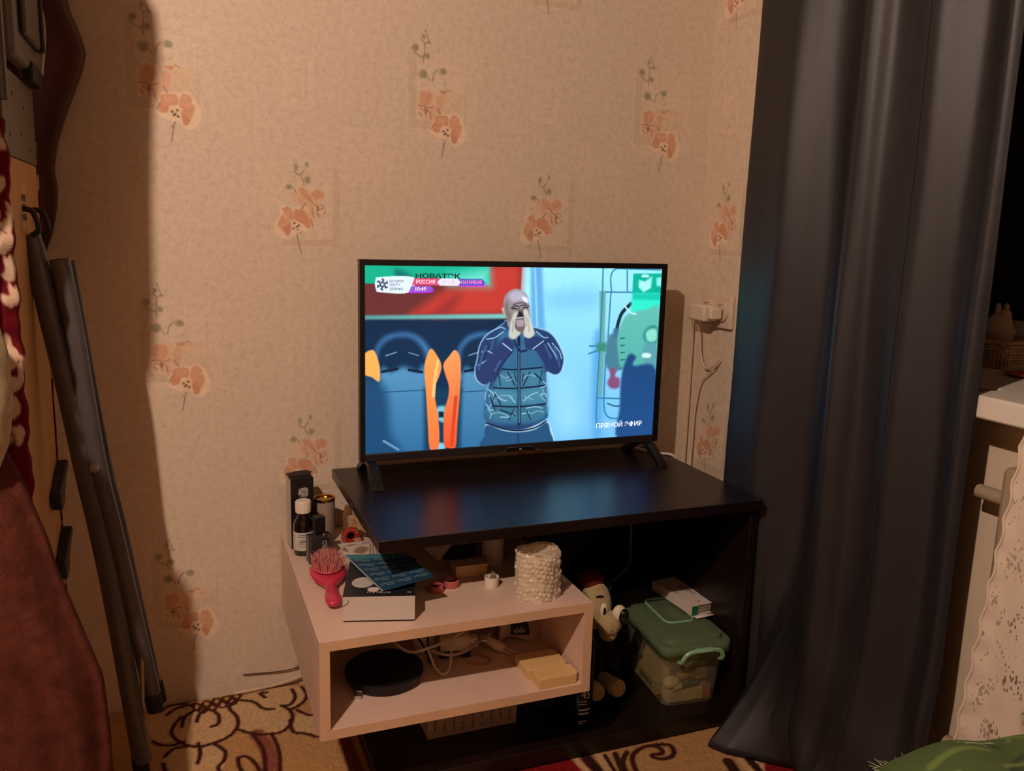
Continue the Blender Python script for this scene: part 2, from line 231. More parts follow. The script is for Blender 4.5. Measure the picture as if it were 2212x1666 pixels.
# ------------------------------------------------------------------ prints: television picture (160x90 sheet) and carpet figures (metres on the floor)
TV_OPS=[('P',[(75.19,93.72),(165.97,95.25),(174.09,-14.95),(70.5,-8.19)],(160,238,255),0.3,(112,184,244),'v'),('C',[(93.84,76.75),(119.75,79.79),(122.72,70.88),(107.97,67.95),(95.71,70.19)],(130,206,252),6,None,None),('C',[(121.16,52.88),(127.16,51.26),(128.25,-0.01),(122.85,4.23)],(92,170,228),3,None,None),('C',[(97.27,32.29),(109.58,33.42),(115.81,8.51),(102.57,4.53)],(146,216,252),8,None,None),('P',[(78.39,90.24),(83.84,90.32),(85.25,62.22),(78.56,62.27)],(165,238,255),1,None,None),('P',[(83.84,90.32),(90.12,90.4),(93.0,57.74),(85.41,57.83)],(98,172,228),1.5,None,None),('L',[(86.21,89.64),(88.49,60.73)],(140,205,250),1.2,None,None),('P',[(-4.15,65.0),(76.92,64.46),(79.4,-11.09),(-4.38,-5.47)],(5,40,72),0.3,(10,55,90),'v'),('P',[(-4.05,92.39),(79.2,93.79),(78.85,76.7),(78.48,64.45),(-4.15,65.0)],(104,48,50),0.3,None,None),('P',[(22.37,67.59),(39.55,79.35),(49.82,81.5),(61.58,90.01),(79.2,93.79),(78.69,76.7),(78.81,66.26),(22.38,66.55)],(196,58,50),4,None,None),('C',[(33.9,66.84),(41.09,74.49),(46.96,75.9),(41.22,66.8)],(150,48,46),4,None,None),('P',[(-4.06,90.74),(61.66,90.15),(62.2,81.17),(-4.09,81.65)],(0,176,138),0.3,None,None),('P',[(41.64,85.59),(61.66,89.87),(62.2,81.17),(41.7,81.58)],(112,220,204),5,None,None),('C',[(14.47,88.0),(17.97,87.71),(21.86,85.72),(21.52,84.02),(15.19,83.96)],(0,110,110),2,None,None),('P',[(-4.14,66.83),(71.79,66.94),(72.09,64.64),(-4.15,64.87)],(86,152,152),0.8,(120,200,195),'h'),('C',[(4.46,47.78),(5.85,52.59),(9.7,56.67),(16.04,58.52),(23.17,57.87),(28.98,54.3),(33.07,47.17),(32.86,35.78),(4.47,36.65)],(66,116,168),2,None,None),('C',[(6.21,47.05),(7.26,51.18),(11.11,54.92),(16.76,56.43),(22.47,55.65),(26.83,52.23),(29.79,46.53),(29.88,39.44),(6.92,38.68)],(8,44,76),2,None,None),('C',[(7.28,38.67),(12.58,39.78),(18.99,41.85),(25.51,39.41),(29.88,39.29),(30.51,-1.89),(4.13,-1.7)],(84,146,188),2.5,(44,104,152),'v'),('L',[(10.07,47.52),(15.38,49.08)],(130,165,190),0.5,None,None),('L',[(21.24,48.82),(26.3,47.17)],(110,145,175),0.5,None,None),('L',[(8.33,39.89),(15.78,41.09)],(5,30,55),1.3,None,None),('L',[(21.52,40.37),(28.06,39.06)],(5,30,55),1.3,None,None),('L',[(6.23,29.93),(29.99,30.14)],(20,70,105),0.4,None,None),('C',[(46.03,46.89),(47.43,51.87),(51.47,56.09),(58.23,58.01),(65.9,57.34),(72.2,53.63),(76.73,46.24),(76.72,34.43),(46.25,35.37)],(66,116,168),2,None,None),('C',[(47.92,46.13),(48.96,50.42),(53.02,54.28),(59.05,55.85),(65.19,55.04),(69.93,51.49),(73.22,45.58),(73.45,38.22),(48.85,37.46)],(8,44,76),2,None,None),('C',[(49.23,37.45),(54.89,38.6),(61.73,40.74),(68.76,38.21),(73.46,38.08),(74.94,-4.65),(46.62,-4.39)],(84,146,188),2.5,(44,104,152),'v'),('L',[(52.06,46.62),(57.71,48.23)],(130,165,190),0.5,None,None),('L',[(64.0,47.96),(69.46,46.25)],(110,145,175),0.5,None,None),('L',[(50.33,38.72),(58.29,39.96)],(5,30,55),1.3,None,None),('L',[(64.47,39.21),(71.5,37.84)],(5,30,55),1.3,None,None),('L',[(48.27,28.4),(73.75,28.59)],(20,70,105),0.4,None,None),('C',[(-1.47,35.44),(6.23,35.2),(10.84,27.99),(12.7,10.07),(17.1,-1.06),(-1.55,-1.34)],(28,74,116),4,None,None),('L',[(9.12,5.94),(16.36,1.17)],(100,150,190),1.2,None,None),('C',[(-0.75,47.89),(3.97,50.41),(6.56,44.96),(7.27,40.06),(6.79,35.18),(3.41,37.38),(-0.77,39.59)],(255,176,88),0.4,None,None),('P',[(29.24,30.89),(48.62,30.21),(48.47,-0.76),(29.59,0.37)],(16,60,90),2,None,None),('C',[(36.01,21.24),(40.5,21.05),(40.24,13.75),(36.1,15.41)],(120,195,215),1,None,None),('P',[(36.79,19.03),(39.41,18.91),(39.45,15.99),(36.83,16.11)],(10,35,50),0.5,None,None),('C',[(36.28,2.93),(40.04,2.71),(40.09,-0.63),(36.32,-0.4)],(130,205,235),0.8,None,None),('C',[(32.37,50.44),(36.02,46.4),(37.93,42.07),(37.26,37.8),(34.76,31.41),(34.83,26.36),(36.03,19.79),(37.32,8.76),(36.76,0.53),(32.57,0.34),(31.3,12.73),(30.31,27.26),(29.3,38.74),(29.67,44.41)],(255,164,84),0.4,(255,118,62),'v'),('C',[(44.79,49.49),(47.56,45.42),(48.02,37.49),(47.63,26.6),(46.69,11.96),(46.0,0.5),(42.35,0.2),(39.74,2.73),(39.64,18.17),(41.61,26.1),(41.81,31.89),(39.62,38.45),(38.96,42.76),(41.57,46.27)],(255,158,92),0.4,(240,84,44),'v'),('L',[(36.05,44.26),(34.7,35.72),(34.08,27.11)],(255,196,120),1.6,None,None),('L',[(45.68,25.95),(44.57,12.07),(43.84,1.75)],(215,70,40),1.8,None,None),('P',[(123.16,78.32),(126.93,78.34),(127.58,51.26),(126.96,23.59),(125.25,23.66),(124.45,54.34)],(104,168,160),0.8,None,None),('L',[(124.65,90.88),(125.04,77.59)],(52,128,170),0.8,None,None),('L',[(130.34,77.61),(129.45,85.78),(131.77,89.51),(136.82,89.94),(159.32,89.48)],(52,128,170),0.8,None,None),('L',[(126.96,77.74),(159.28,77.56)],(52,128,170),0.8,None,None),('L',[(139.01,88.85),(139.65,78.39)],(52,128,170),0.8,None,None),('L',[(125.04,77.59),(124.94,45.21),(124.56,23.69),(124.97,9.62),(127.01,6.77)],(52,128,170),0.8,None,None),('L',[(128.82,44.37),(128.86,23.52),(129.59,14.9),(132.85,10.82),(139.0,10.13)],(52,128,170),0.8,None,None),('L',[(124.48,21.98),(138.36,20.97)],(52,128,170),0.8,None,None),('L',[(118.8,49.74),(134.94,49.6)],(52,128,170),0.8,None,None),('L',[(118.59,45.73),(124.82,47.5)],(52,128,170),0.8,None,None),('L',[(129.96,76.86),(129.54,54.27)],(52,128,170),0.8,None,None),('L',[(131.1,18.75),(135.09,17.17),(138.6,16.86)],(30,80,110),0.7,None,None),('P',[(123.09,51.33),(128.44,51.24),(128.69,46.66),(123.34,46.77)],(60,140,120),1,None,None),('C',[(129.54,54.27),(136.35,54.93),(138.57,46.46),(140.0,37.15),(129.59,38.21)],(72,128,150),1,None,None),('L',[(142.22,71.61),(137.34,67.08),(135.25,61.8),(134.49,57.24)],(20,50,60),2.0,None,None),('C',[(132.72,58.41),(136.14,58.37),(136.39,54.17),(132.96,54.22)],(70,110,150),1,None,None),('P',[(142.78,87.41),(160.16,87.6),(160.56,76.95),(142.75,76.9)],(12,176,150),0.5,None,None),('P',[(142.58,76.9),(160.56,76.95),(160.14,67.75),(142.33,67.06)],(48,236,206),1.5,None,None),('P',[(143.18,76.9),(160.56,76.95),(160.62,73.51),(143.37,73.88)],(26,200,176),0.8,None,None),('P',[(146.44,84.07),(150.12,83.35),(154.3,86.03),(153.84,79.97),(149.63,77.68),(146.42,80.31)],(170,255,240),0.8,None,None),('P',[(156.98,85.3),(160.03,85.7),(160.29,80.77),(157.27,81.13)],(140,240,235),0.8,None,None),('C',[(148.16,86.87),(151.63,86.9),(152.15,85.63),(148.24,85.59)],(190,255,250),0.5,None,None),('C',[(139.19,64.8),(144.21,67.44),(151.98,68.55),(160.1,68.37),(161.97,36.56),(140.0,37.15),(136.24,44.97),(135.19,52.66),(136.12,58.75)],(100,190,178),0.8,(84,176,170),'v'),('L',[(137.13,53.4),(139.44,53.59)],(30,90,90),0.6,None,None),('L',[(137.35,49.56),(139.67,49.75)],(30,90,90),0.6,None,None),('L',[(137.58,45.71),(139.91,45.9)],(30,90,90),0.6,None,None),('L',[(137.81,41.85),(140.14,42.03)],(30,90,90),0.6,None,None),('C',[(151.03,56.28),(154.33,59.71),(159.25,58.89),(159.37,50.73),(154.07,50.43),(151.06,53.19)],(50,140,135),1,None,None),('C',[(152.38,55.87),(155.31,58.16),(158.91,57.34),(158.85,51.91),(153.99,51.59)],(140,222,205),1,None,None),('C',[(150.76,47.0),(153.21,50.06),(158.98,49.96),(159.34,38.2),(153.05,39.15)],(90,160,170),1,None,None),('C',[(151.76,45.27),(156.24,44.55),(155.48,42.61),(151.02,43.1)],(210,245,240),0.6,None,None),('L',[(138.68,70.48),(142.07,67.06),(145.58,66.29)],(190,235,240),0.9,None,None),('C',[(143.02,44.83),(147.05,43.19),(146.03,38.55),(159.96,35.82),(160.28,-1.81),(138.31,-0.58),(138.69,15.28),(138.63,30.97),(140.08,38.7)],(30,72,124),1.2,(34,80,140),'v'),('C',[(131.35,37.39),(135.68,36.88),(135.02,33.42),(137.72,31.78),(137.56,27.1),(132.8,26.88),(130.47,30.07),(132.0,33.51)],(134,80,122),1,None,None),('C',[(71.88,63.77),(69.99,62.35),(65.45,59.51),(60.19,55.98),(57.26,50.98),(56.06,43.79),(55.1,39.46),(56.13,34.33),(60.04,31.28),(63.1,32.28),(62.03,29.01),(60.98,24.62),(62.06,12.69),(61.36,9.73),(60.94,1.5),(62.04,-1.96),(97.95,-4.14),(98.29,7.84),(95.48,12.21),(95.82,17.93),(95.83,27.8),(95.08,36.12),(99.62,34.78),(103.23,36.64),(104.7,42.64),(103.59,47.17),(99.62,53.95),(95.42,57.71),(89.73,59.61),(84.12,60.77)],(186,222,250),0.35,None,None),('C',[(71.89,63.48),(70.0,61.98),(65.62,59.15),(60.65,55.68),(57.72,50.83),(56.52,43.78),(55.55,39.45),(56.58,34.61),(60.03,31.87),(63.47,33.0),(62.42,28.99),(61.6,24.59),(62.54,12.29),(80.4,7.24),(95.31,12.22),(95.24,17.95),(95.17,27.83),(94.49,36.74),(99.6,35.39),(102.8,37.11),(104.12,42.65),(103.03,46.88),(99.15,53.51),(95.11,57.27),(89.74,59.17),(84.14,60.33)],(34,62,108),0.5,None,None),('C',[(68.57,58.03),(88.2,57.8),(92.79,42.92),(94.85,27.84),(94.8,12.62),(80.3,10.28),(62.84,12.65),(62.1,26.05),(68.52,33.21),(69.86,40.53)],(52,104,142),2.2,None,None),('C',[(69.95,37.59),(77.83,36.62),(78.05,29.93),(66.24,31.07)],(66,124,152),2.5,None,None),('C',[(80.98,37.27),(91.37,37.73),(92.45,30.94),(81.22,30.19)],(66,124,152),2.5,None,None),('C',[(63.97,28.94),(78.13,27.69),(78.35,20.94),(65.72,21.46)],(70,132,158),2.5,None,None),('C',[(81.29,28.32),(94.16,28.62),(93.65,21.06),(81.55,20.81)],(70,132,158),2.5,None,None),('C',[(62.67,19.36),(78.45,17.93),(78.65,11.88),(64.34,14.82)],(58,116,140),2.5,None,None),('C',[(81.65,17.79),(93.74,18.78),(93.95,13.43),(81.86,11.72)],(58,116,140),2.5,None,None),('L',[(69.9,39.21),(78.16,38.69),(92.12,39.35)],(14,32,58),0.8,None,None),('L',[(65.5,29.77),(78.48,29.02),(94.92,29.95)],(14,32,58),0.8,None,None),('L',[(65.36,20.59),(78.8,19.42),(94.5,20.12)],(14,32,58),0.8,None,None),('L',[(62.08,11.94),(71.6,8.3),(80.42,6.86),(89.27,7.92),(95.52,11.06)],(14,32,58),0.8,None,None),('L',[(78.64,54.99),(79.38,32.86),(80.3,10.28)],(16,36,66),1.6,None,None),('L',[(78.79,50.6),(79.46,30.62),(80.28,11.04)],(120,165,190),0.35,None,None),('L',[(61.37,54.52),(65.57,55.18),(70.12,58.01)],(150,192,222),0.55,None,None),('L',[(58.86,48.07),(61.52,48.74),(65.81,46.47)],(150,192,222),0.55,None,None),('L',[(57.11,41.59),(61.27,43.66),(67.71,47.89)],(150,192,222),0.55,None,None),('L',[(63.19,58.09),(68.51,60.2),(70.85,59.45)],(150,192,222),0.55,None,None),('L',[(88.2,57.8),(92.32,54.8),(94.73,54.76)],(150,192,222),0.55,None,None),('L',[(94.85,51.8),(99.16,45.76),(100.51,42.74)],(150,192,222),0.55,None,None),('L',[(97.28,51.76),(101.54,47.21),(102.94,43.43)],(150,192,222),0.55,None,None),('L',[(63.27,26.01),(65.29,22.97),(63.81,20.06)],(150,192,222),0.55,None,None),('L',[(61.83,21.62),(64.24,18.55),(65.81,18.48)],(150,192,222),0.55,None,None),('L',[(62.8,28.98),(65.58,26.66),(66.07,22.93)],(150,192,222),0.55,None,None),('L',[(92.39,32.45),(94.92,30.1),(91.73,28.7)],(150,192,222),0.55,None,None),('L',[(91.06,24.95),(94.29,25.59),(95.16,24.04)],(150,192,222),0.55,None,None),('L',[(84.03,18.44),(88.86,18.99),(92.95,18.05)],(150,192,222),0.55,None,None),('L',[(66.34,27.37),(68.77,24.31),(72.75,22.67)],(150,192,222),0.55,None,None),('L',[(74.24,25.59),(77.53,21.72)],(150,192,222),0.55,None,None),('L',[(82.3,22.28),(86.21,25.14),(90.19,26.5)],(150,192,222),0.55,None,None),('L',[(81.73,15.52),(85.73,16.09)],(150,192,222),0.55,None,None),('L',[(69.84,14.56),(74.59,14.34),(77.72,15.7)],(150,192,222),0.55,None,None),('L',[(63.73,52.32),(61.15,48.02),(59.73,43.7)],(18,40,72),0.7,None,None),('L',[(92.37,53.32),(95.84,47.32),(97.75,40.55)],(18,40,72),0.7,None,None),('L',[(73.08,37.5),(77.24,30.7)],(18,40,72),0.7,None,None),('L',[(85.37,37.15),(82.01,30.54)],(18,40,72),0.7,None,None),('L',[(66.36,26.63),(69.64,21.3)],(18,40,72),0.7,None,None),('L',[(64.07,25.24),(66.59,18.45)],(18,40,72),0.7,None,None),('L',[(88.21,36.32),(92.39,32.45)],(18,40,72),0.7,None,None),('L',[(69.73,18.31),(77.75,14.94)],(18,40,72),0.7,None,None),('C',[(70.98,55.1),(75.76,52.12),(75.48,48.47),(69.84,41.26),(66.12,35.49),(61.58,31.6),(57.68,33.56),(56.45,37.24),(60.52,42.95),(65.75,48.66)],(40,58,104),0.6,None,None),('C',[(81.95,54.95),(87.48,55.6),(92.37,53.32),(95.84,47.32),(100.92,42.73),(103.1,39.66),(101.21,35.94),(96.27,36.84),(91.98,42.94),(87.76,48.23),(82.95,49.06)],(40,58,104),0.6,None,None),('L',[(69.91,52.21),(75.49,48.1)],(176,206,232),0.55,None,None),('L',[(86.53,48.99),(92.39,52.95)],(176,206,232),0.55,None,None),('L',[(75.27,55.04),(79.02,48.4),(82.98,48.32)],(30,46,86),1.2,None,None),('L',[(75.87,48.46),(69.84,41.26),(65.79,33.3)],(22,40,76),0.6,None,None),('C',[(71.9,63.41),(71.56,66.65),(69.82,68.1),(68.86,69.53),(69.15,70.11),(69.77,69.89),(69.81,73.82),(71.1,76.68),(74.12,78.83),(77.21,79.13),(80.76,77.78),(82.81,75.27),(83.73,71.66),(84.25,68.04),(84.12,60.77),(78.73,57.18),(73.16,60.15)],(150,138,148),0.4,None,None),('C',[(72.65,76.68),(76.45,78.69),(80.39,77.42),(82.44,74.55),(78.96,73.47),(74.31,73.11)],(184,178,198),1.6,None,None),('C',[(70.53,70.25),(71.6,73.11),(72.91,68.09),(74.19,64.48),(72.27,63.77)],(122,108,106),1.2,None,None),('C',[(69.01,69.68),(69.93,69.82),(70.64,66.66),(69.69,67.38)],(196,182,172),0.5,None,None),('C',[(79.67,75.41),(82.44,74.7),(83.07,72.39),(80.93,73.11)],(236,244,255),0.8,None,None),('L',[(74.03,69.66),(75.93,70.95),(78.12,70.52)],(64,56,64),0.7,None,None),('L',[(79.05,70.95),(81.38,71.23),(83.45,70.65)],(64,56,64),0.7,None,None),('L',[(75.13,71.53),(78.99,72.53),(82.14,71.95)],(90,80,88),0.6,None,None),('L',[(78.13,70.23),(78.99,68.06)],(100,90,95),0.6,None,None),('C',[(76.81,67.71),(79.11,69.15),(81.12,67.69),(81.69,57.87),(77.13,57.93),(76.21,62.29)],(110,96,98),0.6,None,None),('C',[(77.0,66.63),(78.75,68.06),(80.76,66.61),(80.68,64.43),(77.32,64.09)],(40,34,40),0.5,None,None),('C',[(77.1,63.73),(80.86,63.85),(80.8,60.8),(77.67,60.68)],(172,150,158),0.6,None,None),('L',[(77.3,64.82),(80.42,65.02)],(205,205,205),0.6,None,None),('L',[(69.21,36.14),(71.6,34.59),(73.94,35.26)],(132,178,208),0.45,None,None),('L',[(72.43,33.08),(75.56,33.73)],(132,178,208),0.45,None,None),('L',[(81.88,34.27),(85.02,35.67),(88.26,34.82)],(132,178,208),0.45,None,None),('L',[(83.02,24.51),(87.9,22.81)],(132,178,208),0.45,None,None),('L',[(67.6,24.36),(71.08,25.71),(75.84,24.78)],(132,178,208),0.45,None,None),('L',[(64.3,16.31),(68.99,16.85),(73.77,15.13)],(132,178,208),0.45,None,None),('L',[(86.57,15.3),(90.57,16.64),(93.86,15.73)],(132,178,208),0.45,None,None),('L',[(62.67,19.36),(64.69,16.3),(63.97,14.09)],(132,178,208),0.45,None,None),('L',[(93.38,27.89),(92.31,24.15),(94.44,21.79)],(132,178,208),0.45,None,None),('L',[(61.08,50.92),(58.93,45.17),(57.54,39.39)],(60,86,132),1.2,None,None),('L',[(64.84,53.74),(63.42,49.43)],(60,86,132),1.2,None,None),('L',[(98.15,50.26),(100.85,44.23),(101.87,39.7)],(60,86,132),1.2,None,None),('L',[(93.27,51.09),(96.78,44.32)],(60,86,132),1.2,None,None),('L',[(69.0,43.48),(66.04,38.43)],(60,86,132),1.2,None,None),('L',[(68.02,36.91),(69.36,30.97)],(22,52,82),0.6,None,None),('L',[(76.62,37.4),(77.96,32.91)],(22,52,82),0.6,None,None),('L',[(81.8,36.51),(81.16,32.06)],(22,52,82),0.6,None,None),('L',[(92.18,37.7),(90.83,30.99)],(22,52,82),0.6,None,None),('L',[(66.38,25.89),(64.94,21.5)],(22,52,82),0.6,None,None),('L',[(76.85,18.0),(74.63,12.83)],(22,52,82),0.6,None,None),('L',[(84.09,16.92),(86.68,12.25)],(22,52,82),0.6,None,None),('L',[(74.81,69.37),(75.97,69.66),(76.91,69.37)],(40,32,36),0.7,None,None),('L',[(80.49,69.79),(81.58,70.08),(82.69,69.79)],(40,32,36),0.7,None,None),('L',[(72.57,66.65),(74.1,67.36)],(110,98,98),0.5,None,None),('L',[(77.53,69.51),(76.97,67.71)],(120,106,110),0.6,None,None),('C',[(77.19,68.21),(77.76,67.35),(76.55,63.74),(76.12,60.12),(77.91,58.28),(79.51,57.17),(76.08,54.15),(73.15,55.65),(73.34,59.42),(74.0,63.03),(75.29,66.64)],(198,198,188),0.5,None,None),('C',[(80.71,68.06),(81.62,69.14),(83.07,68.05),(84.38,64.41),(86.55,59.28),(87.14,56.34),(84.35,54.47),(81.53,55.68),(81.06,57.88),(81.91,60.79),(81.23,64.43)],(206,204,194),0.5,None,None),('L',[(75.38,63.75),(74.94,57.95)],(140,136,132),0.4,None,None),('L',[(83.2,64.42),(84.22,57.84)],(150,146,140),0.4,None,None),('L',[(82.18,66.6),(82.7,60.78)],(150,146,140),0.4,None,None),('C',[(62.5,10.8),(71.63,7.32),(80.44,6.02),(89.31,6.93),(95.55,10.29),(97.69,6.33),(97.62,-4.12),(61.5,-1.93),(61.0,5.26)],(38,82,122),0.5,None,None),('L',[(79.66,5.38),(80.26,-0.38)],(26,60,96),0.8,None,None),('C',[(4.8,81.46),(5.23,83.39),(7.03,84.7),(23.45,84.62),(21.29,77.49),(7.22,77.61),(5.41,78.83)],(226,240,250),0.25,None,None),('P',[(23.45,84.62),(21.11,77.48),(18.34,77.51),(16.1,84.65)],(226,240,250),0.2,None,None),('P',[(23.9,84.37),(36.94,84.28),(35.15,82.4),(36.61,80.79),(22.75,80.88)],(222,72,112),0.25,None,None),('P',[(36.94,84.28),(45.52,84.11),(47.21,82.5),(45.78,80.67),(36.61,80.76),(35.15,82.4)],(238,226,240),0.25,None,None),('P',[(45.71,84.11),(58.14,84.05),(59.83,82.41),(58.61,80.75),(46.09,80.67),(47.21,82.5)],(70,84,190),0.25,None,None),('L',[(46.16,80.64),(58.69,80.68),(59.76,81.86)],(230,40,240),0.5,None,None),('P',[(22.45,80.59),(31.89,80.58),(33.15,79.44),(31.82,77.78),(21.11,77.52)],(140,90,210),0.25,None,None),('L',[(21.11,77.52),(31.82,77.71),(33.08,79.29)],(205,40,240),0.6,None,None),('L',[(9.67,80.54),(9.92,79.7),(10.69,80.0)],(44,54,90),0.7,None,None),('L',[(8.44,79.8),(7.82,79.17),(8.47,78.67)],(44,54,90),0.7,None,None),('L',[(7.17,80.46),(6.3,80.67),(6.19,79.87)],(44,54,90),0.7,None,None),('L',[(7.13,81.87),(6.89,82.7),(6.12,82.4)],(44,54,90),0.7,None,None),('L',[(8.37,82.61),(8.99,83.24),(8.34,83.73)],(44,54,90),0.7,None,None),('L',[(9.64,81.94),(10.51,81.74),(10.62,82.54)],(44,54,90),0.7,None,None),('L',[(9.34,81.21),(9.12,80.62),(8.56,80.3),(7.93,80.41),(7.52,80.89),(7.52,81.52),(7.94,82.0),(8.58,82.1),(9.13,81.79),(9.34,81.19)],(44,54,90),0.6,None,None)]
TV_TEXT={'nov':(24.38,84.31),'nov_t':(47.01,86.55),'ros':(24.78,81.75),'ros_r':(34.11,83.54),'sc':(37.73,81.77),'sc_r':(44.0,83.27),'nam':(47.38,81.63),'nam_r':(58.07,83.39),'tm':(24.44,78.32),'tm_r':(29.65,80.14),'m1':(11.81,82.21),'m1r':(18.12,83.4),'m2':(11.81,80.45),'m3':(11.82,78.61),'pr':(124.93,5.54),'pr_r':(152.97,7.78)}
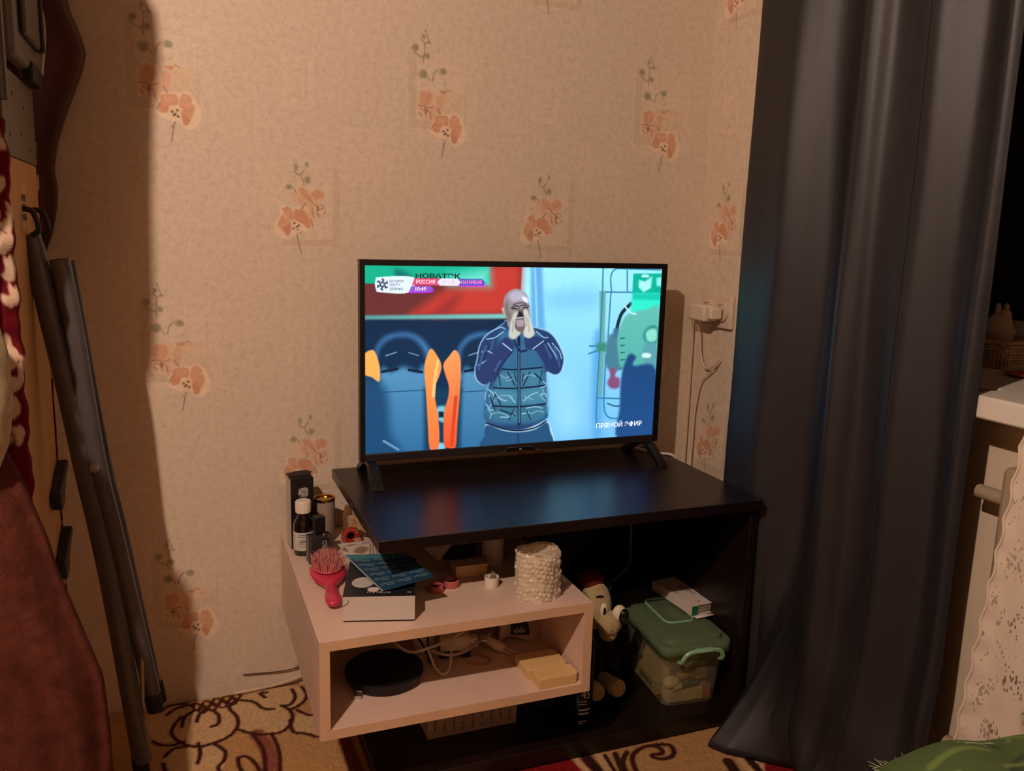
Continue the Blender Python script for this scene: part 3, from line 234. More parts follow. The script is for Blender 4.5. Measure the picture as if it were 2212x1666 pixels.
RUG_OPS=[('C',[(0.33,-0.006),(0.366,0.002),(0.413,-0.017),(0.442,-0.051),(0.497,-0.029),(0.57,-0.003),(0.641,-0.019),(0.65,-0.059),(0.63,-0.095),(0.609,-0.128),(0.6,-0.17),(0.565,-0.186),(0.533,-0.177),(0.5,-0.148),(0.479,-0.169),(0.447,-0.181),(0.419,-0.181),(0.382,-0.15),(0.342,-0.137),(0.325,-0.076)],(196,164,122),0.003),('C',[(0.361,-0.195),(0.376,-0.172),(0.401,-0.174),(0.422,-0.17),(0.453,-0.184),(0.468,-0.209),(0.472,-0.244),(0.458,-0.282),(0.436,-0.316),(0.379,-0.296),(0.359,-0.237)],(196,164,122),0.003),('C',[(0.604,-0.139),(0.649,-0.135),(0.671,-0.194),(0.646,-0.223),(0.625,-0.207),(0.604,-0.19)],(196,164,122),0.003),('L',[(0.534,-0.172),(0.548,-0.231),(0.549,-0.282),(0.544,-0.333)],(132,78,60),0.03),('L',[(0.527,-0.176),(0.54,-0.228),(0.54,-0.279),(0.535,-0.33)],(62,26,20),0.0055),('L',[(0.562,-0.182),(0.569,-0.238),(0.567,-0.288),(0.56,-0.339)],(62,26,20),0.0055),('L',[(0.504,-0.031),(0.487,-0.056),(0.5,-0.097),(0.499,-0.135),(0.479,-0.166),(0.447,-0.18),(0.419,-0.181),(0.389,-0.155),(0.373,-0.12),(0.378,-0.088),(0.392,-0.061)],(62,26,20),0.0055),('L',[(0.504,-0.031),(0.537,-0.049),(0.555,-0.083),(0.575,-0.093)],(62,26,20),0.0055),('L',[(0.593,-0.083),(0.609,-0.114),(0.606,-0.153),(0.585,-0.181),(0.565,-0.183),(0.533,-0.176),(0.5,-0.147)],(62,26,20),0.0055),('L',[(0.392,-0.099),(0.399,-0.063),(0.422,-0.044),(0.442,-0.051)],(62,26,20),0.0055),('L',[(0.421,-0.09),(0.429,-0.06),(0.449,-0.053),(0.464,-0.078),(0.463,-0.11),(0.449,-0.118)],(62,26,20),0.0055),('L',[(0.363,-0.044),(0.383,-0.024),(0.413,-0.021)],(62,26,20),0.0055),('L',[(0.35,-0.026),(0.37,-0.009),(0.403,-0.012)],(62,26,20),0.0055),('L',[(0.622,-0.024),(0.625,-0.057),(0.612,-0.085),(0.596,-0.086)],(62,26,20),0.0055),('L',[(0.644,-0.02),(0.65,-0.059),(0.635,-0.089),(0.608,-0.107)],(62,26,20),0.0055),('L',[(0.568,-0.02),(0.554,-0.019),(0.563,-0.04)],(62,26,20),0.0055),('L',[(0.603,-0.145),(0.604,-0.19),(0.626,-0.204),(0.646,-0.223),(0.666,-0.224)],(62,26,20),0.0055),('L',[(0.621,-0.112),(0.642,-0.139),(0.659,-0.141)],(62,26,20),0.0055),('L',[(0.339,-0.135),(0.352,-0.152),(0.376,-0.16),(0.395,-0.155)],(62,26,20),0.0055),('L',[(0.361,-0.195),(0.376,-0.174),(0.401,-0.174)],(62,26,20),0.0055),('L',[(0.422,-0.17),(0.425,-0.205),(0.419,-0.237)],(62,26,20),0.0055),('L',[(0.453,-0.184),(0.47,-0.213),(0.467,-0.243),(0.456,-0.26),(0.458,-0.282)],(62,26,20),0.0055),('L',[(0.358,-0.216),(0.365,-0.25),(0.382,-0.277)],(62,26,20),0.0055),('L',[(0.493,-0.243),(0.509,-0.246),(0.524,-0.279),(0.527,-0.317),(0.504,-0.304),(0.493,-0.273),(0.493,-0.243)],(62,26,20),0.0055),('L',[(0.431,-0.034),(0.428,-0.041),(0.422,-0.043),(0.417,-0.037),(0.415,-0.028),(0.417,-0.02),(0.423,-0.019),(0.428,-0.024),(0.431,-0.034)],(62,26,20),0.004),('L',[(0.442,-0.051),(0.439,-0.058),(0.433,-0.06),(0.428,-0.055),(0.426,-0.045),(0.428,-0.038),(0.434,-0.036),(0.44,-0.042),(0.442,-0.051)],(62,26,20),0.004),('L',[(0.451,-0.029),(0.448,-0.037),(0.442,-0.039),(0.437,-0.033),(0.435,-0.024),(0.438,-0.016),(0.443,-0.014),(0.449,-0.02),(0.451,-0.029)],(62,26,20),0.004),('L',[(0.462,-0.047),(0.459,-0.055),(0.454,-0.056),(0.448,-0.051),(0.446,-0.041),(0.449,-0.034),(0.455,-0.032),(0.46,-0.038),(0.462,-0.047)],(62,26,20),0.004),('L',[(0.472,-0.025),(0.469,-0.033),(0.463,-0.035),(0.457,-0.029),(0.455,-0.02),(0.458,-0.012),(0.464,-0.01),(0.47,-0.016),(0.472,-0.025)],(62,26,20),0.004),('L',[(0.483,-0.043),(0.48,-0.051),(0.474,-0.052),(0.468,-0.047),(0.467,-0.037),(0.469,-0.03),(0.475,-0.028),(0.481,-0.034),(0.483,-0.043)],(62,26,20),0.004),('L',[(0.492,-0.021),(0.489,-0.029),(0.484,-0.031),(0.478,-0.025),(0.476,-0.016),(0.479,-0.008),(0.485,-0.006),(0.491,-0.012),(0.492,-0.021)],(62,26,20),0.004),('L',[(0.503,-0.039),(0.5,-0.047),(0.495,-0.048),(0.489,-0.043),(0.487,-0.033),(0.49,-0.026),(0.496,-0.024),(0.502,-0.029),(0.503,-0.039)],(62,26,20),0.004),('L',[(0.513,-0.017),(0.51,-0.025),(0.504,-0.027),(0.499,-0.021),(0.497,-0.011),(0.5,-0.003),(0.506,-0.002),(0.512,-0.007),(0.513,-0.017)],(62,26,20),0.004),('L',[(0.697,-0.254),(0.7,-0.38)],(120,66,50),0.028),('C',[(0.962,-0.418),(1.118,-0.461),(1.115,-0.519),(1.061,-0.547),(0.93,-0.501)],(128,20,28),0.003),('L',[(1.111,-0.449),(1.119,-0.53)],(196,164,122),0.016),('L',[(1.135,-0.447),(1.138,-0.537)],(50,24,18),0.022),('L',[(1.164,-0.467),(1.157,-0.543)],(196,164,122),0.02),('L',[(1.195,-0.473),(1.176,-0.55)],(50,24,18),0.012),('L',[(1.173,-0.47),(1.166,-0.537)],(50,24,18),0.008),('L',[(1.205,-0.56),(1.21,-0.523),(1.226,-0.489),(1.256,-0.473),(1.29,-0.474),(1.313,-0.482),(1.312,-0.503),(1.297,-0.518),(1.276,-0.519),(1.262,-0.509),(1.266,-0.5),(1.283,-0.503),(1.291,-0.49),(1.284,-0.477)],(62,26,20),0.007),('L',[(1.184,-0.553),(1.191,-0.517),(1.201,-0.495),(1.22,-0.476)],(62,26,20),0.007),('L',[(1.396,-0.568),(1.387,-0.614)],(50,24,18),0.022),('L',[(1.422,-0.572),(1.415,-0.624)],(196,164,122),0.014),('L',[(1.439,-0.578),(1.434,-0.63)],(50,24,18),0.016),('L',[(1.453,-0.582),(1.448,-0.635)],(196,164,122),0.01),('C',[(1.476,-0.59),(1.592,-0.615),(1.525,-0.69),(1.438,-0.66)],(128,20,28),0.003)]

# ------------------------------------------------------------------ the room: floor, ceiling, walls, wallpaper, window
XR = 1.632; HC = 2.642; XL = -1.95; YF = -3.90
PW, PH = 0.5406, 0.5284                            # wallpaper repeat
plaster = M('wall_plaster', (214, 196, 170), .9, .04, 8)
white_paint = M('white_paint', (226, 220, 206), .55, .03, 6)
laminate = M('floor_laminate', (128, 92, 62), .45, .25, 6, stretch=(1, 12, 1), rgb2=(160, 120, 84))
fl = struct(bxo('floor', laminate, None, XL, XR, YF, 0, -.06, 0))
struct(bxo('ceiling', M('ceiling_paint', (228, 220, 206), .9, .03, 5), None, XL - .1, XR + .45, YF - .1, .1, HC, HC + .08))
wb = struct(bxo('wall_back', plaster, None, XL, XR + .45, .001, .1, -.06, HC))
side_paper = M('side_wall_paper', (192, 162, 134), .9, .06, 8)
struct(bxo('wall_left', side_paper, None, XL - .1, XL, YF - .1, .1, -.06, HC))
struct(bxo('wall_front', side_paper, None, XL, XR + .45, YF - .1, YF, -.06, HC))
WY0, WY1, WZ0, WZ1 = -.36, -2.00, .762, 2.20       # window opening in the right wall
g = G(); X0 = XR + .001
g.box(X0, XR + .45, WY0, 0, -.06, HC); g.box(X0, XR + .45, YF, WY1, -.06, HC)
g.box(X0, XR + .45, WY1, WY0, -.06, WZ0); g.box(X0, XR + .45, WY1, WY0, WZ1, HC)
wr = struct(g.build('wall_right', plaster, None, smooth=False))

# wallpaper: cream base from noise, times the printed orchids (colour attribute = multiplier)
wp = bpy.data.materials.new('wallpaper_orchids'); wp.use_nodes = True
N = wp.node_tree.nodes; K = wp.node_tree.links; b = N['Principled BSDF']; b.inputs['Roughness'].default_value = .62; b.inputs['Specular IOR Level'].default_value = .25
geo = N.new('ShaderNodeNewGeometry')
n1 = N.new('ShaderNodeTexNoise'); n1.inputs['Scale'].default_value = 75; n1.inputs['Detail'].default_value = 8; n1.inputs['Roughness'].default_value = .72; K.new(geo.outputs['Position'], n1.inputs['Vector'])
rp = N.new('ShaderNodeValToRGB'); el = rp.color_ramp.elements
el[0].position = .30; el[0].color = L4((202, 182, 159)); el[1].position = .52; el[1].color = L4((216, 199, 177))
e = el.new(.74); e.color = L4((222, 206, 185)); K.new(n1.outputs['Fac'], rp.inputs[0])
n3 = N.new('ShaderNodeTexNoise'); n3.inputs['Scale'].default_value = 240; n3.inputs['Detail'].default_value = 3; K.new(geo.outputs['Position'], n3.inputs['Vector'])
r3 = N.new('ShaderNodeValToRGB'); r3.color_ramp.elements[0].position = .30; r3.color_ramp.elements[0].color = (.86, .84, .82, 1); r3.color_ramp.elements[1].position = .44; r3.color_ramp.elements[1].color = (1, 1, 1, 1); K.new(n3.outputs['Fac'], r3.inputs[0])
mu0 = N.new('ShaderNodeMix'); mu0.data_type = 'RGBA'; mu0.blend_type = 'MULTIPLY'; mu0.inputs[0].default_value = 1; K.new(rp.outputs[0], mu0.inputs[6]); K.new(r3.outputs[0], mu0.inputs[7])
at = N.new('ShaderNodeAttribute'); at.attribute_name = 'print'
mu = N.new('ShaderNodeMix'); mu.data_type = 'RGBA'; mu.blend_type = 'MULTIPLY'; mu.inputs[0].default_value = 1; K.new(mu0.outputs[2], mu.inputs[6]); K.new(at.outputs['Color'], mu.inputs[7]); K.new(mu.outputs[2], b.inputs['Base Color'])
bp = N.new('ShaderNodeBump'); bp.inputs['Strength'].default_value = .25; bp.inputs['Distance'].default_value = .001; K.new(n1.outputs['Fac'], bp.inputs['Height']); K.new(bp.outputs[0], b.inputs['Normal'])

cv = Canvas(PW, PH, 400, 392, (1, 1, 1), srgb=False)
DEEP = (1.0, .54, .38); MID = (1.06, .72, .56); PALE = (1.14, .98, .88); HALO = (1.26, 1.20, 1.12); BUD = (.42, .46, .36); BUD2 = (.72, .76, .66); STEM = (.36, .32, .24); LIPC = (1.26, 1.18, 1.06); DOT = (.22, .10, .07); BROWN = (.55, .30, .18)
A0 = (.4098, .1192); B0 = (.1102, .4396)
def each(fn, o, sx, sz, ref):
    for du in (-1, 0, 1):
        for dv in (-1, 0, 1): fn(lambda X, Y: (o[0] + du * PW + (X - ref[0]) * sx, o[1] + dv * PH + (ref[1] - Y) * sz))
def rect(T, x0, y0, x1, y1, c, soft=.0015, op=1.): cv.poly([T(x0, y0), T(x1, y0), T(x1, y1), T(x0, y1)], c, soft, op=op)
def motifA(T):
    q = lambda l: [T(*p) for p in l]; s = .0007
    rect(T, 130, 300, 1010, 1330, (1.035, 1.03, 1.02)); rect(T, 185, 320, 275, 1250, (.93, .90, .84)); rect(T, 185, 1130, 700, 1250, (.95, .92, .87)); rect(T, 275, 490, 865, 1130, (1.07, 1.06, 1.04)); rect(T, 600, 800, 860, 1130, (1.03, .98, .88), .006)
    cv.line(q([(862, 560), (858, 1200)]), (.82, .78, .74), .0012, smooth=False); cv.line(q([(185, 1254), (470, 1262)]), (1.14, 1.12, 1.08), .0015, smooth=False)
    cv.curve(q([(480, 1090), (560, 1062), (660, 1060), (760, 1040), (820, 1110), (880, 1270), (830, 1400), (740, 1440), (660, 1360), (560, 1350), (440, 1290), (465, 1170)]), HALO, .0025)
    cv.curve(q([(380, 790), (480, 800), (560, 830), (610, 900), (580, 1040), (500, 1090), (450, 1190), (400, 1140), (300, 1110), (290, 880)]), PALE, .003)
    cv.curve(q([(310, 870), (330, 820), (420, 810), (462, 870), (430, 960), (380, 1000), (320, 960)]), (1.0, .62, .48), .003)
    cv.curve(q([(510, 900), (560, 840), (600, 900), (570, 1040), (520, 1060)]), (1.03, .74, .60), .003)
    cv.curve(q([(430, 1000), (500, 940), (500, 1080), (450, 1180), (410, 1130)]), (1.1, .86, .74), .002)
    cv.curve(q([(600, 850), (660, 780), (740, 800), (790, 850), (700, 905)]), (1.1, .98, .84), .002); cv.curve(q([(540, 800), (590, 785), (640, 785), (605, 832)]), (.9, .52, .38), .0015)
    cv.line(q([(640, 770), (690, 795)]), BROWN, .0018); cv.line(q([(595, 715), (625, 690)]), BUD2, .003)
    for l in ([(330, 1020), (380, 1050), (390, 1110)], [(400, 1030), (440, 1060), (445, 1130)], [(375, 1010), (420, 1000), (468, 985)], [(300, 985), (380, 990)], [(310, 1060), (340, 1100)]): cv.line(q(l), BROWN, .0028, .8)
    cv.curve(q([(380, 1010), (410, 1030), (395, 1080), (370, 1060)]), BROWN, s)
    cv.curve(q([(500, 1100), (560, 1080), (650, 1090), (655, 1190), (580, 1200), (560, 1270), (500, 1283), (472, 1255), (490, 1160)]), DEEP, .0018)
    cv.curve(q([(520, 1110), (600, 1095), (640, 1140), (560, 1180)]), MID, .003)
    cv.curve(q([(668, 1200), (690, 1085), (740, 1065), (795, 1112), (785, 1160), (700, 1222)]), (1.02, .63, .48), .0018)
    cv.curve(q([(692, 1240), (780, 1168), (820, 1200), (800, 1290), (770, 1350), (740, 1400), (702, 1378)]), (1.0, .60, .45), .003)
    cv.curve(q([(690, 1275), (765, 1330), (745, 1398), (705, 1376)]), (.90, .44, .30), .001)
    cv.curve(q([(575, 1240), (630, 1225), (680, 1260), (670, 1330), (620, 1365), (565, 1330)]), LIPC, .0015)
    for p in ((600, 1265), (650, 1245), (628, 1288), (656, 1312), (615, 1300)): cv.ell(T(*p), .0028, .0026, 0, DOT, .0006)
    for l in ([(582, 1585), (600, 1480), (622, 1370)], [(455, 1250), (485, 1180)], [(520, 1000), (560, 1066)], [(590, 1410), (605, 1440)]): cv.line(q(l), STEM, .0022)
    for c, rx, ry in (((345, 612), 56, 58), ((580, 562), 52, 44), ((255, 318), 46, 46), ((392, 400), 38, 38), ((350, 187), 22, 30), ((420, 250), 18, 18), ((375, 120), 11, 11)):
        cv.ell(T(*c), rx * 1.857e-4, ry * 1.745e-4, 0, BUD2, .002, .9); cv.ell(T(c[0] + rx * .2, c[1] + ry * .1), rx * .75 * 1.857e-4, ry * .8 * 1.745e-4, 0, BUD, .0025)
    for l in ([(400, 635), (432, 685)], [(520, 550), (480, 600), (460, 685)], [(360, 485), (350, 430), (300, 410), (240, 368)], [(355, 430), (365, 350), (365, 268), (330, 225)], [(365, 265), (410, 240), (395, 170), (375, 120)]): cv.line(q(l), STEM, .002)
def motifB(T):
    q = lambda l: [T(*p) for p in l]; s = .0007
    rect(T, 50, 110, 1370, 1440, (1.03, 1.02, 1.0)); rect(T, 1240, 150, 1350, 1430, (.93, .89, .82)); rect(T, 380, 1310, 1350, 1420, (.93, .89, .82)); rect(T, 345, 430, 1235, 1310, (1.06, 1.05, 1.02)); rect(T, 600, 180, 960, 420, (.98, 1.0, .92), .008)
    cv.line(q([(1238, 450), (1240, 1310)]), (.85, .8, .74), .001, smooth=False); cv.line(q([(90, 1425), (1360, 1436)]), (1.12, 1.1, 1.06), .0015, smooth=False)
    cv.curve(q([(350, 820), (450, 770), (560, 830), (640, 820), (790, 850), (895, 1100), (780, 1175), (690, 1230), (560, 1250), (430, 1310), (280, 1240), (280, 1060), (360, 930)]), HALO, .002)
    cv.curve(q([(540, 640), (680, 490), (860, 550), (980, 485), (1100, 560), (1085, 690), (1010, 760), (1110, 830), (1090, 930), (1000, 950), (930, 1030), (870, 1010), (780, 820), (700, 800), (570, 740)]), PALE, .002)
    cv.curve(q([(668, 515), (730, 490), (830, 570), (905, 710), (800, 690), (700, 610)]), (1.0, .62, .47), .0018)
    cv.curve(q([(880, 575), (980, 502), (1075, 555), (1082, 640), (1000, 660), (940, 692), (905, 650)]), (.98, .60, .44), .003)
    cv.curve(q([(640, 640), (760, 650), (740, 745), (670, 765)]), (1.05, .78, .64), .003); cv.curve(q([(800, 700), (880, 720), (900, 850), (900, 980), (840, 900)]), (1.1, .86, .72), .002)
    for l in ([(920, 750), (990, 785), (960, 850), (1010, 930)], [(1000, 745), (1062, 760), (1070, 800), (1000, 835)], [(890, 800), (895, 900), (920, 950)], [(1105, 855), (1085, 910)], [(840, 660), (900, 740), (960, 770)], [(960, 900), (1000, 940)]): cv.line(q(l), BROWN, .0022, .85)
    cv.curve(q([(960, 770), (1000, 790), (1000, 840), (965, 850)]), (.5, .26, .16), s)
    cv.curve(q([(400, 835), (480, 790), (548, 845), (582, 985), (535, 1012), (430, 920)]), (1.0, .62, .47), .002)
    cv.curve(q([(390, 935), (440, 955), (530, 1035), (520, 1190), (475, 1262), (400, 1190), (320, 1080)]), (1.02, .64, .48), .003); cv.curve(q([(430, 1110), (525, 1070), (520, 1195), (480, 1255), (410, 1180)]), (.88, .45, .32), .003)
    cv.curve(q([(582, 870), (650, 832), (760, 852), (820, 925), (862, 1100), (795, 1130), (720, 1060), (600, 1005)]), (.98, .53, .38), .0018)
    cv.curve(q([(540, 1040), (620, 1020), (690, 1080), (715, 1170), (670, 1220), (560, 1190)]), LIPC, .0012)
    for p, r in (((588, 1055), 22), ((660, 1090), 22), ((575, 1140), 20), ((632, 1112), 22), ((645, 1160), 14)): cv.ell(T(*p), r * 1.22e-4, r * 1.1e-4, 0, DOT, .0006)
    cv.line(q([(640, 1210), (690, 1215), (715, 1180)]), BROWN, .0016)
    for l in ([(695, 1535), (660, 1380), (625, 1230)], [(715, 828), (770, 740)], [(862, 990), (895, 1105)]): cv.line(q(l), STEM, .0024)
    for c, rx, ry in (((625, 178), 42, 62), ((805, 125), 32, 50), ((812, 370), 60, 66), ((505, 490), 62, 50)):
        cv.ell(T(*c), rx * 1.22e-4, ry * 1.27e-4, 0, BUD2, .0015, .9); cv.ell(T(c[0] + rx * .15, c[1] - ry * .05), rx * .7 * 1.22e-4, ry * .75 * 1.27e-4, 0, BUD, .0025)
    for l in ([(600, 235), (630, 268), (700, 290), (770, 205)], [(695, 290), (740, 380), (765, 450)], [(570, 498), (605, 530), (625, 575)]): cv.line(q(l), STEM, .002)
def faint(T):
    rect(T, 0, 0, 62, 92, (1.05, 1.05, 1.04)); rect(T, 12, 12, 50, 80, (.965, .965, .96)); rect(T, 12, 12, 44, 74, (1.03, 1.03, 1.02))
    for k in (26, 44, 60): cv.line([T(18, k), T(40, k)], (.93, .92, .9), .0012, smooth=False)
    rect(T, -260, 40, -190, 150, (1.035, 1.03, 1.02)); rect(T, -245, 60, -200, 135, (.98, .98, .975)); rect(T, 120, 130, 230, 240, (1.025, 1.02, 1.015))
def soften(): cv.C[:] = 1 + (cv.C - 1) * .82
each(faint, (.078, .300), .001, .001, (0, 0))
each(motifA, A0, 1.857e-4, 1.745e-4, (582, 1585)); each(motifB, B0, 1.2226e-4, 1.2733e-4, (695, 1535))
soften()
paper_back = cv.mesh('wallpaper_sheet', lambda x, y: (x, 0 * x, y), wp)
for i in range(1, 6):
    for j in range(5):
        o = meshobj('wallpaper_sheet', paper_back, wb, world=False); o.location = (XR - i * PW, 0, j * PH)
cvr = Canvas(1, 1, 2, 2, (1, 1, 1), srgb=False); kc = int(400 * .3815 / PW); cvr.X, cvr.Y, cvr.C, cvr.nx, cvr.ny = cv.X[:, :kc], cv.Y[:, :kc], cv.C[:, :kc], kc, cv.ny
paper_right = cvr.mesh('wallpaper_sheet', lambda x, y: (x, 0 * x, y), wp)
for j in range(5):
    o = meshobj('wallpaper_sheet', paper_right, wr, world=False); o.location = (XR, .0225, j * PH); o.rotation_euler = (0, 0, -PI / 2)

# window in the right wall: sill, frame, night panes
w1 = struct(bpy.data.objects.new('window_1', None)); COL.objects.link(w1); w1.location = (XR, (WY0 + WY1) / 2, WZ0)
pvc = M('window_pvc', (222, 216, 202), .35, .03, 8)
G().prism([(2.03, WY1), (2.03, WY0 - .001), (XR + .002, WY0 - .001), (XR + .002, -.868), (1.548, -.868), (1.548, WY1 - .02), (XR - .001, WY1 - .02), (XR - .001, WY1)], .764, .800).build('window_sill', pvc, w1, bevel=.004)
g = G()
for y0, y1, z0, z1 in ((WY0 - .07, WY0, .80, WZ1), (WY1, WY1 + .07, .80, WZ1), (WY1 + .07, WY0 - .07, .80, .875), (WY1 + .07, WY0 - .07, WZ1 - .07, WZ1), (-1.33, -1.27, .875, WZ1 - .07)): g.box(2.00, 2.06, y0, y1, z0, z1)
g.build('window_frame', pvc, w1, bevel=.003)
night = M('night_glass', (6, 8, 12), .06, .05, 3, spec=.5)
for a, c in ((-1.27, WY0 - .07), (WY1 + .07, -1.33)): bxo('pane', night, w1, 2.02, 2.032, a, c, .875, WZ1 - .07)

# carpet with brown-outlined flowers
rug = Canvas(2.02, 1.24, 660, 410, (178, 138, 90), x0=-.40, y0=-1.245)
rr = np.random.RandomState(2)
for k, p, c, w in RUG_OPS:
    if k == 'C': rug.curve(p, c, w)
    else: rug.line(p, c, w * (1.5 if w < .0075 else 1))
rug.C *= (1 + rr.uniform(-.07, .07, rug.C.shape[:2]))[..., None]
rt_ = thing('carpet', 'beige carpet with cream flowers outlined in dark brown covering the floor', 'carpet', (.61, -.62, 0))
jz = rr.uniform(-.0012, .0012, rug.X.size)
meshobj('pile', rug.mesh('pile', lambda x, y: (x, y, .006 + jz), attr_mat('carpet_pile', 0, .95, .6, 500, .1)), rt_)
bxo('backing', M('carpet_backing', (120, 92, 62), .95), rt_, -.40, 1.62, -1.245, -.005, .0005, .004)

# ------------------------------------------------------------------ dark stand, white box, television
wenge = M('dark_wenge', (20, 11, 11), .32, .30, 10, stretch=(2, 30, 30), spec=.5, bump=.05, bscale=60, rgb2=(28, 16, 15))
wedge = M('wenge_edge', (20, 11, 11), .38, .2, 20)
ts = thing('tv_stand', 'dark wenge television stand with overhanging top and low plinth', 'tv stand', (1.11, -.24, .006))
bxo('top', wenge, ts, .717, 1.506, -.473, -.014, .484, .505, .0012)
bxo('side_panel', wenge, ts, 1.489, 1.505, -.458, -.016, .046, .4835, .001)
bxo('bottom_panel', wenge, ts, .722, 1.505, -.465, -.016, .0125, .0455, .0012)
bxo('plinth', wedge, ts, .735, 1.498, -.458, -.03, .0078, .0122)
g = G(); g.box(.86, 1.488, -.030, -.016, .046, .190); g.box(.86, 1.488, -.030, -.016, .372, .4835); g.box(1.103, 1.488, -.030, -.016, .190, .372)
g.build('back_panel', wedge, ts)
bxo('divider', wenge, ts, 1.102, 1.118, -.20, -.031, .046, .4835, .001)

mel = M('white_laminate', (214, 186, 168), .42, .04, 14, stretch=(1, 1, 1), bump=.03, bscale=80)
meledge = M('laminate_edge', (206, 172, 140), .5, .04, 14)
bs = thing('shelf_box', 'open white laminate shelf box pushed through under the dark stand top', 'shelf', (.852, -.27, .194))
BX0, BX1, BY0, BY1, BZ0, BZ1, BT = .607, 1.098, -.532, -.006, .194, .368, .017
bxo('top_board', mel, bs, BX0, BX1, BY0, BY1, BZ1 - BT, BZ1, .0008)
bxo('bottom_board', mel, bs, BX0, BX1, BY0, BY1, BZ0, BZ0 + BT, .0008)
bxo('side_board', mel, bs, BX0, BX0 + BT, BY0, BY1, BZ0 + BT, BZ1 - BT, .0005)
bxo('side_board', mel, bs, BX1 - BT, BX1, BY0, BY1, BZ0 + BT, BZ1 - BT, .0005)
bxo('back_board', mel, bs, BX0 + BT, BX1 - BT, BY1 - .006, BY1, BZ0 + BT, BZ1 - BT)
for n, x0, x1, z0, z1 in (('edge_band', BX0, BX1, BZ1 - BT, BZ1), ('edge_band', BX0, BX1, BZ0, BZ0 + BT), ('edge_band', BX0, BX0 + BT, BZ0 + BT, BZ1 - BT), ('edge_band', BX1 - BT, BX1, BZ0 + BT, BZ1 - BT)):
    bxo(n, meledge, bs, x0, x1, BY0 - .0012, BY0 - .0001, z0, z1)
bxo('dark_sticker', M('dark_sticker', (40, 22, 18), .5), bs, BX0 + BT, BX0 + BT + .0006, -.475, -.462, .236, .247)['label'] = 'small dark sticker on the inner side'
G().tube([(1.0795, -.50, .343), (1.070, -.50, .340)], .0022, 8).build('shelf_peg', M('brass_peg', (150, 90, 50), .4, metal=.6), bs)

# television
bezel = M('tv_black_plastic', (20, 18, 18), .35, .1, 30)
tv = thing('television', 'flat-screen television with thin black frame showing a shouting football coach', 'television', (1.11, -.12, .505))
TX0, TX1, TZ0, TZ1, TY = .757, 1.464, .546, .962, -.125
SX0, SX1, SZ0, SZ1 = .7675, 1.4505, .5625, .9505
g = G(); g.box(TX0, SX0, TY, TY + .02, TZ0, TZ1); g.box(SX1, TX1, TY, TY + .02, TZ0, TZ1); g.box(SX0, SX1, TY, TY + .02, SZ1, TZ1)
g.build('frame', bezel, tv, smooth=False)
bxo('bottom_bar', M('tv_bar', (38, 32, 31), .4, .1, 30), tv, SX0, SX1, TY - .001, TY + .02, TZ0, SZ0, .0015)
G().prism([(TX0 + .004, TZ0 + .004), (TX1 - .004, TZ0 + .004), (TX1 - .004, TZ1 - .004), (TX0 + .004, TZ1 - .004)], TY + .012, TY + .026, 'y').build('back_cover', bezel, tv)
G().box(TX0 + .12, TX1 - .12, TY + .026, TY + .062, TZ0 + .01, TZ0 + .24).build('back_housing', bezel, tv, bevel=.012)
tab = G().prism([(1.074, .5475), (1.150, .5475), (1.142, .5565), (1.083, .5565)], TY - .0035, TY - .0008, 'y').build('sensor_tab', bezel, tv, bevel=.0006)
G().tube([(1.060, TY - .003, .5472), (1.074, TY - .0036, .5478), (1.083, TY - .0036, .5568), (1.142, TY - .0036, .5568), (1.150, TY - .0036, .5478), (1.164, TY - .003, .5472)], .0005, 5).build('tab_rim', M('dull_steel', (150, 146, 142), .35, metal=.8), tab)
G().box(1.110, 1.1145, TY - .0042, TY - .0034, .5495, .5535).build('brand_mark', M('pale_mark', (170, 165, 160), .5), tab)
scr = Canvas(160, 90, 640, 360, (8, 40, 70))
for k, p, c, w, c2, ax in TV_OPS:
    if k == 'P': scr.poly(p, c, w, c2, ax)
    elif k == 'C': scr.curve(p, c, w, c2, ax)
    else: scr.line(p, c, w)
sn = np.random.RandomState(4); scr.C *= 1 + .02 * sn.normal(size=scr.C.shape[:2])[..., None]
kx, kz = (SX1 - SX0) / 160, (SZ1 - SZ0) / 90; SY = TY + .0025
so = meshobj('screen', scr.mesh('screen', lambda x, y: (SX0 + x * kx, 0 * x + SY, SZ0 + y * kz), attr_mat('screen_glow', 1.12, .25)), tv)
so['label'] = 'lit screen with a man in a dark quilted vest cupping his hands'
def emi(n, c): return M(n, c, .5, 0, emis=1.0)
def scr_text(s, a, w, h, mat, bold=.012): lettering(s, w * kx, h * kz, (SX0 + a[0] * kx, SY - .0006, SZ0 + a[1] * kz), (1, 0, 0), (0, 0, 1), mat, so, bold=bold)
TT = TV_TEXT
dk = emi('screen_ink_dark', (10, 44, 52)); nv = emi('screen_ink_navy', (46, 58, 100)); pk = emi('screen_ink_pink', (255, 206, 226)); gy = emi('screen_ink_grey', (182, 180, 200)); wh = emi('screen_ink_white', (236, 246, 255)); hot = emi('screen_ink_rose', (255, 120, 190))
scr_text('НОВАТЭК', TT['nov'], 22.6, 2.3, dk, .035); scr_text('РОССИЯ', TT['ros'], 9.3, 1.8, pk); scr_text('0 - 0', TT['sc'], 6.2, 1.6, gy)
scr_text('НАМИБИЯ', TT['nam'], 10.6, 1.8, hot); scr_text('10:49', TT['tm'], 5.2, 1.8, pk)
scr_text('БЕТСИТИ', TT['m1'], 6.6, 1.2, nv); scr_text('МАТЧ', TT['m2'], 4.9, 1.2, nv); scr_text('СБОРНЫХ', TT['m3'], 6.5, 1.2, nv); scr_text('ПРЯМОЙ ЭФИР', TT['pr'], 28, 3.3, wh)
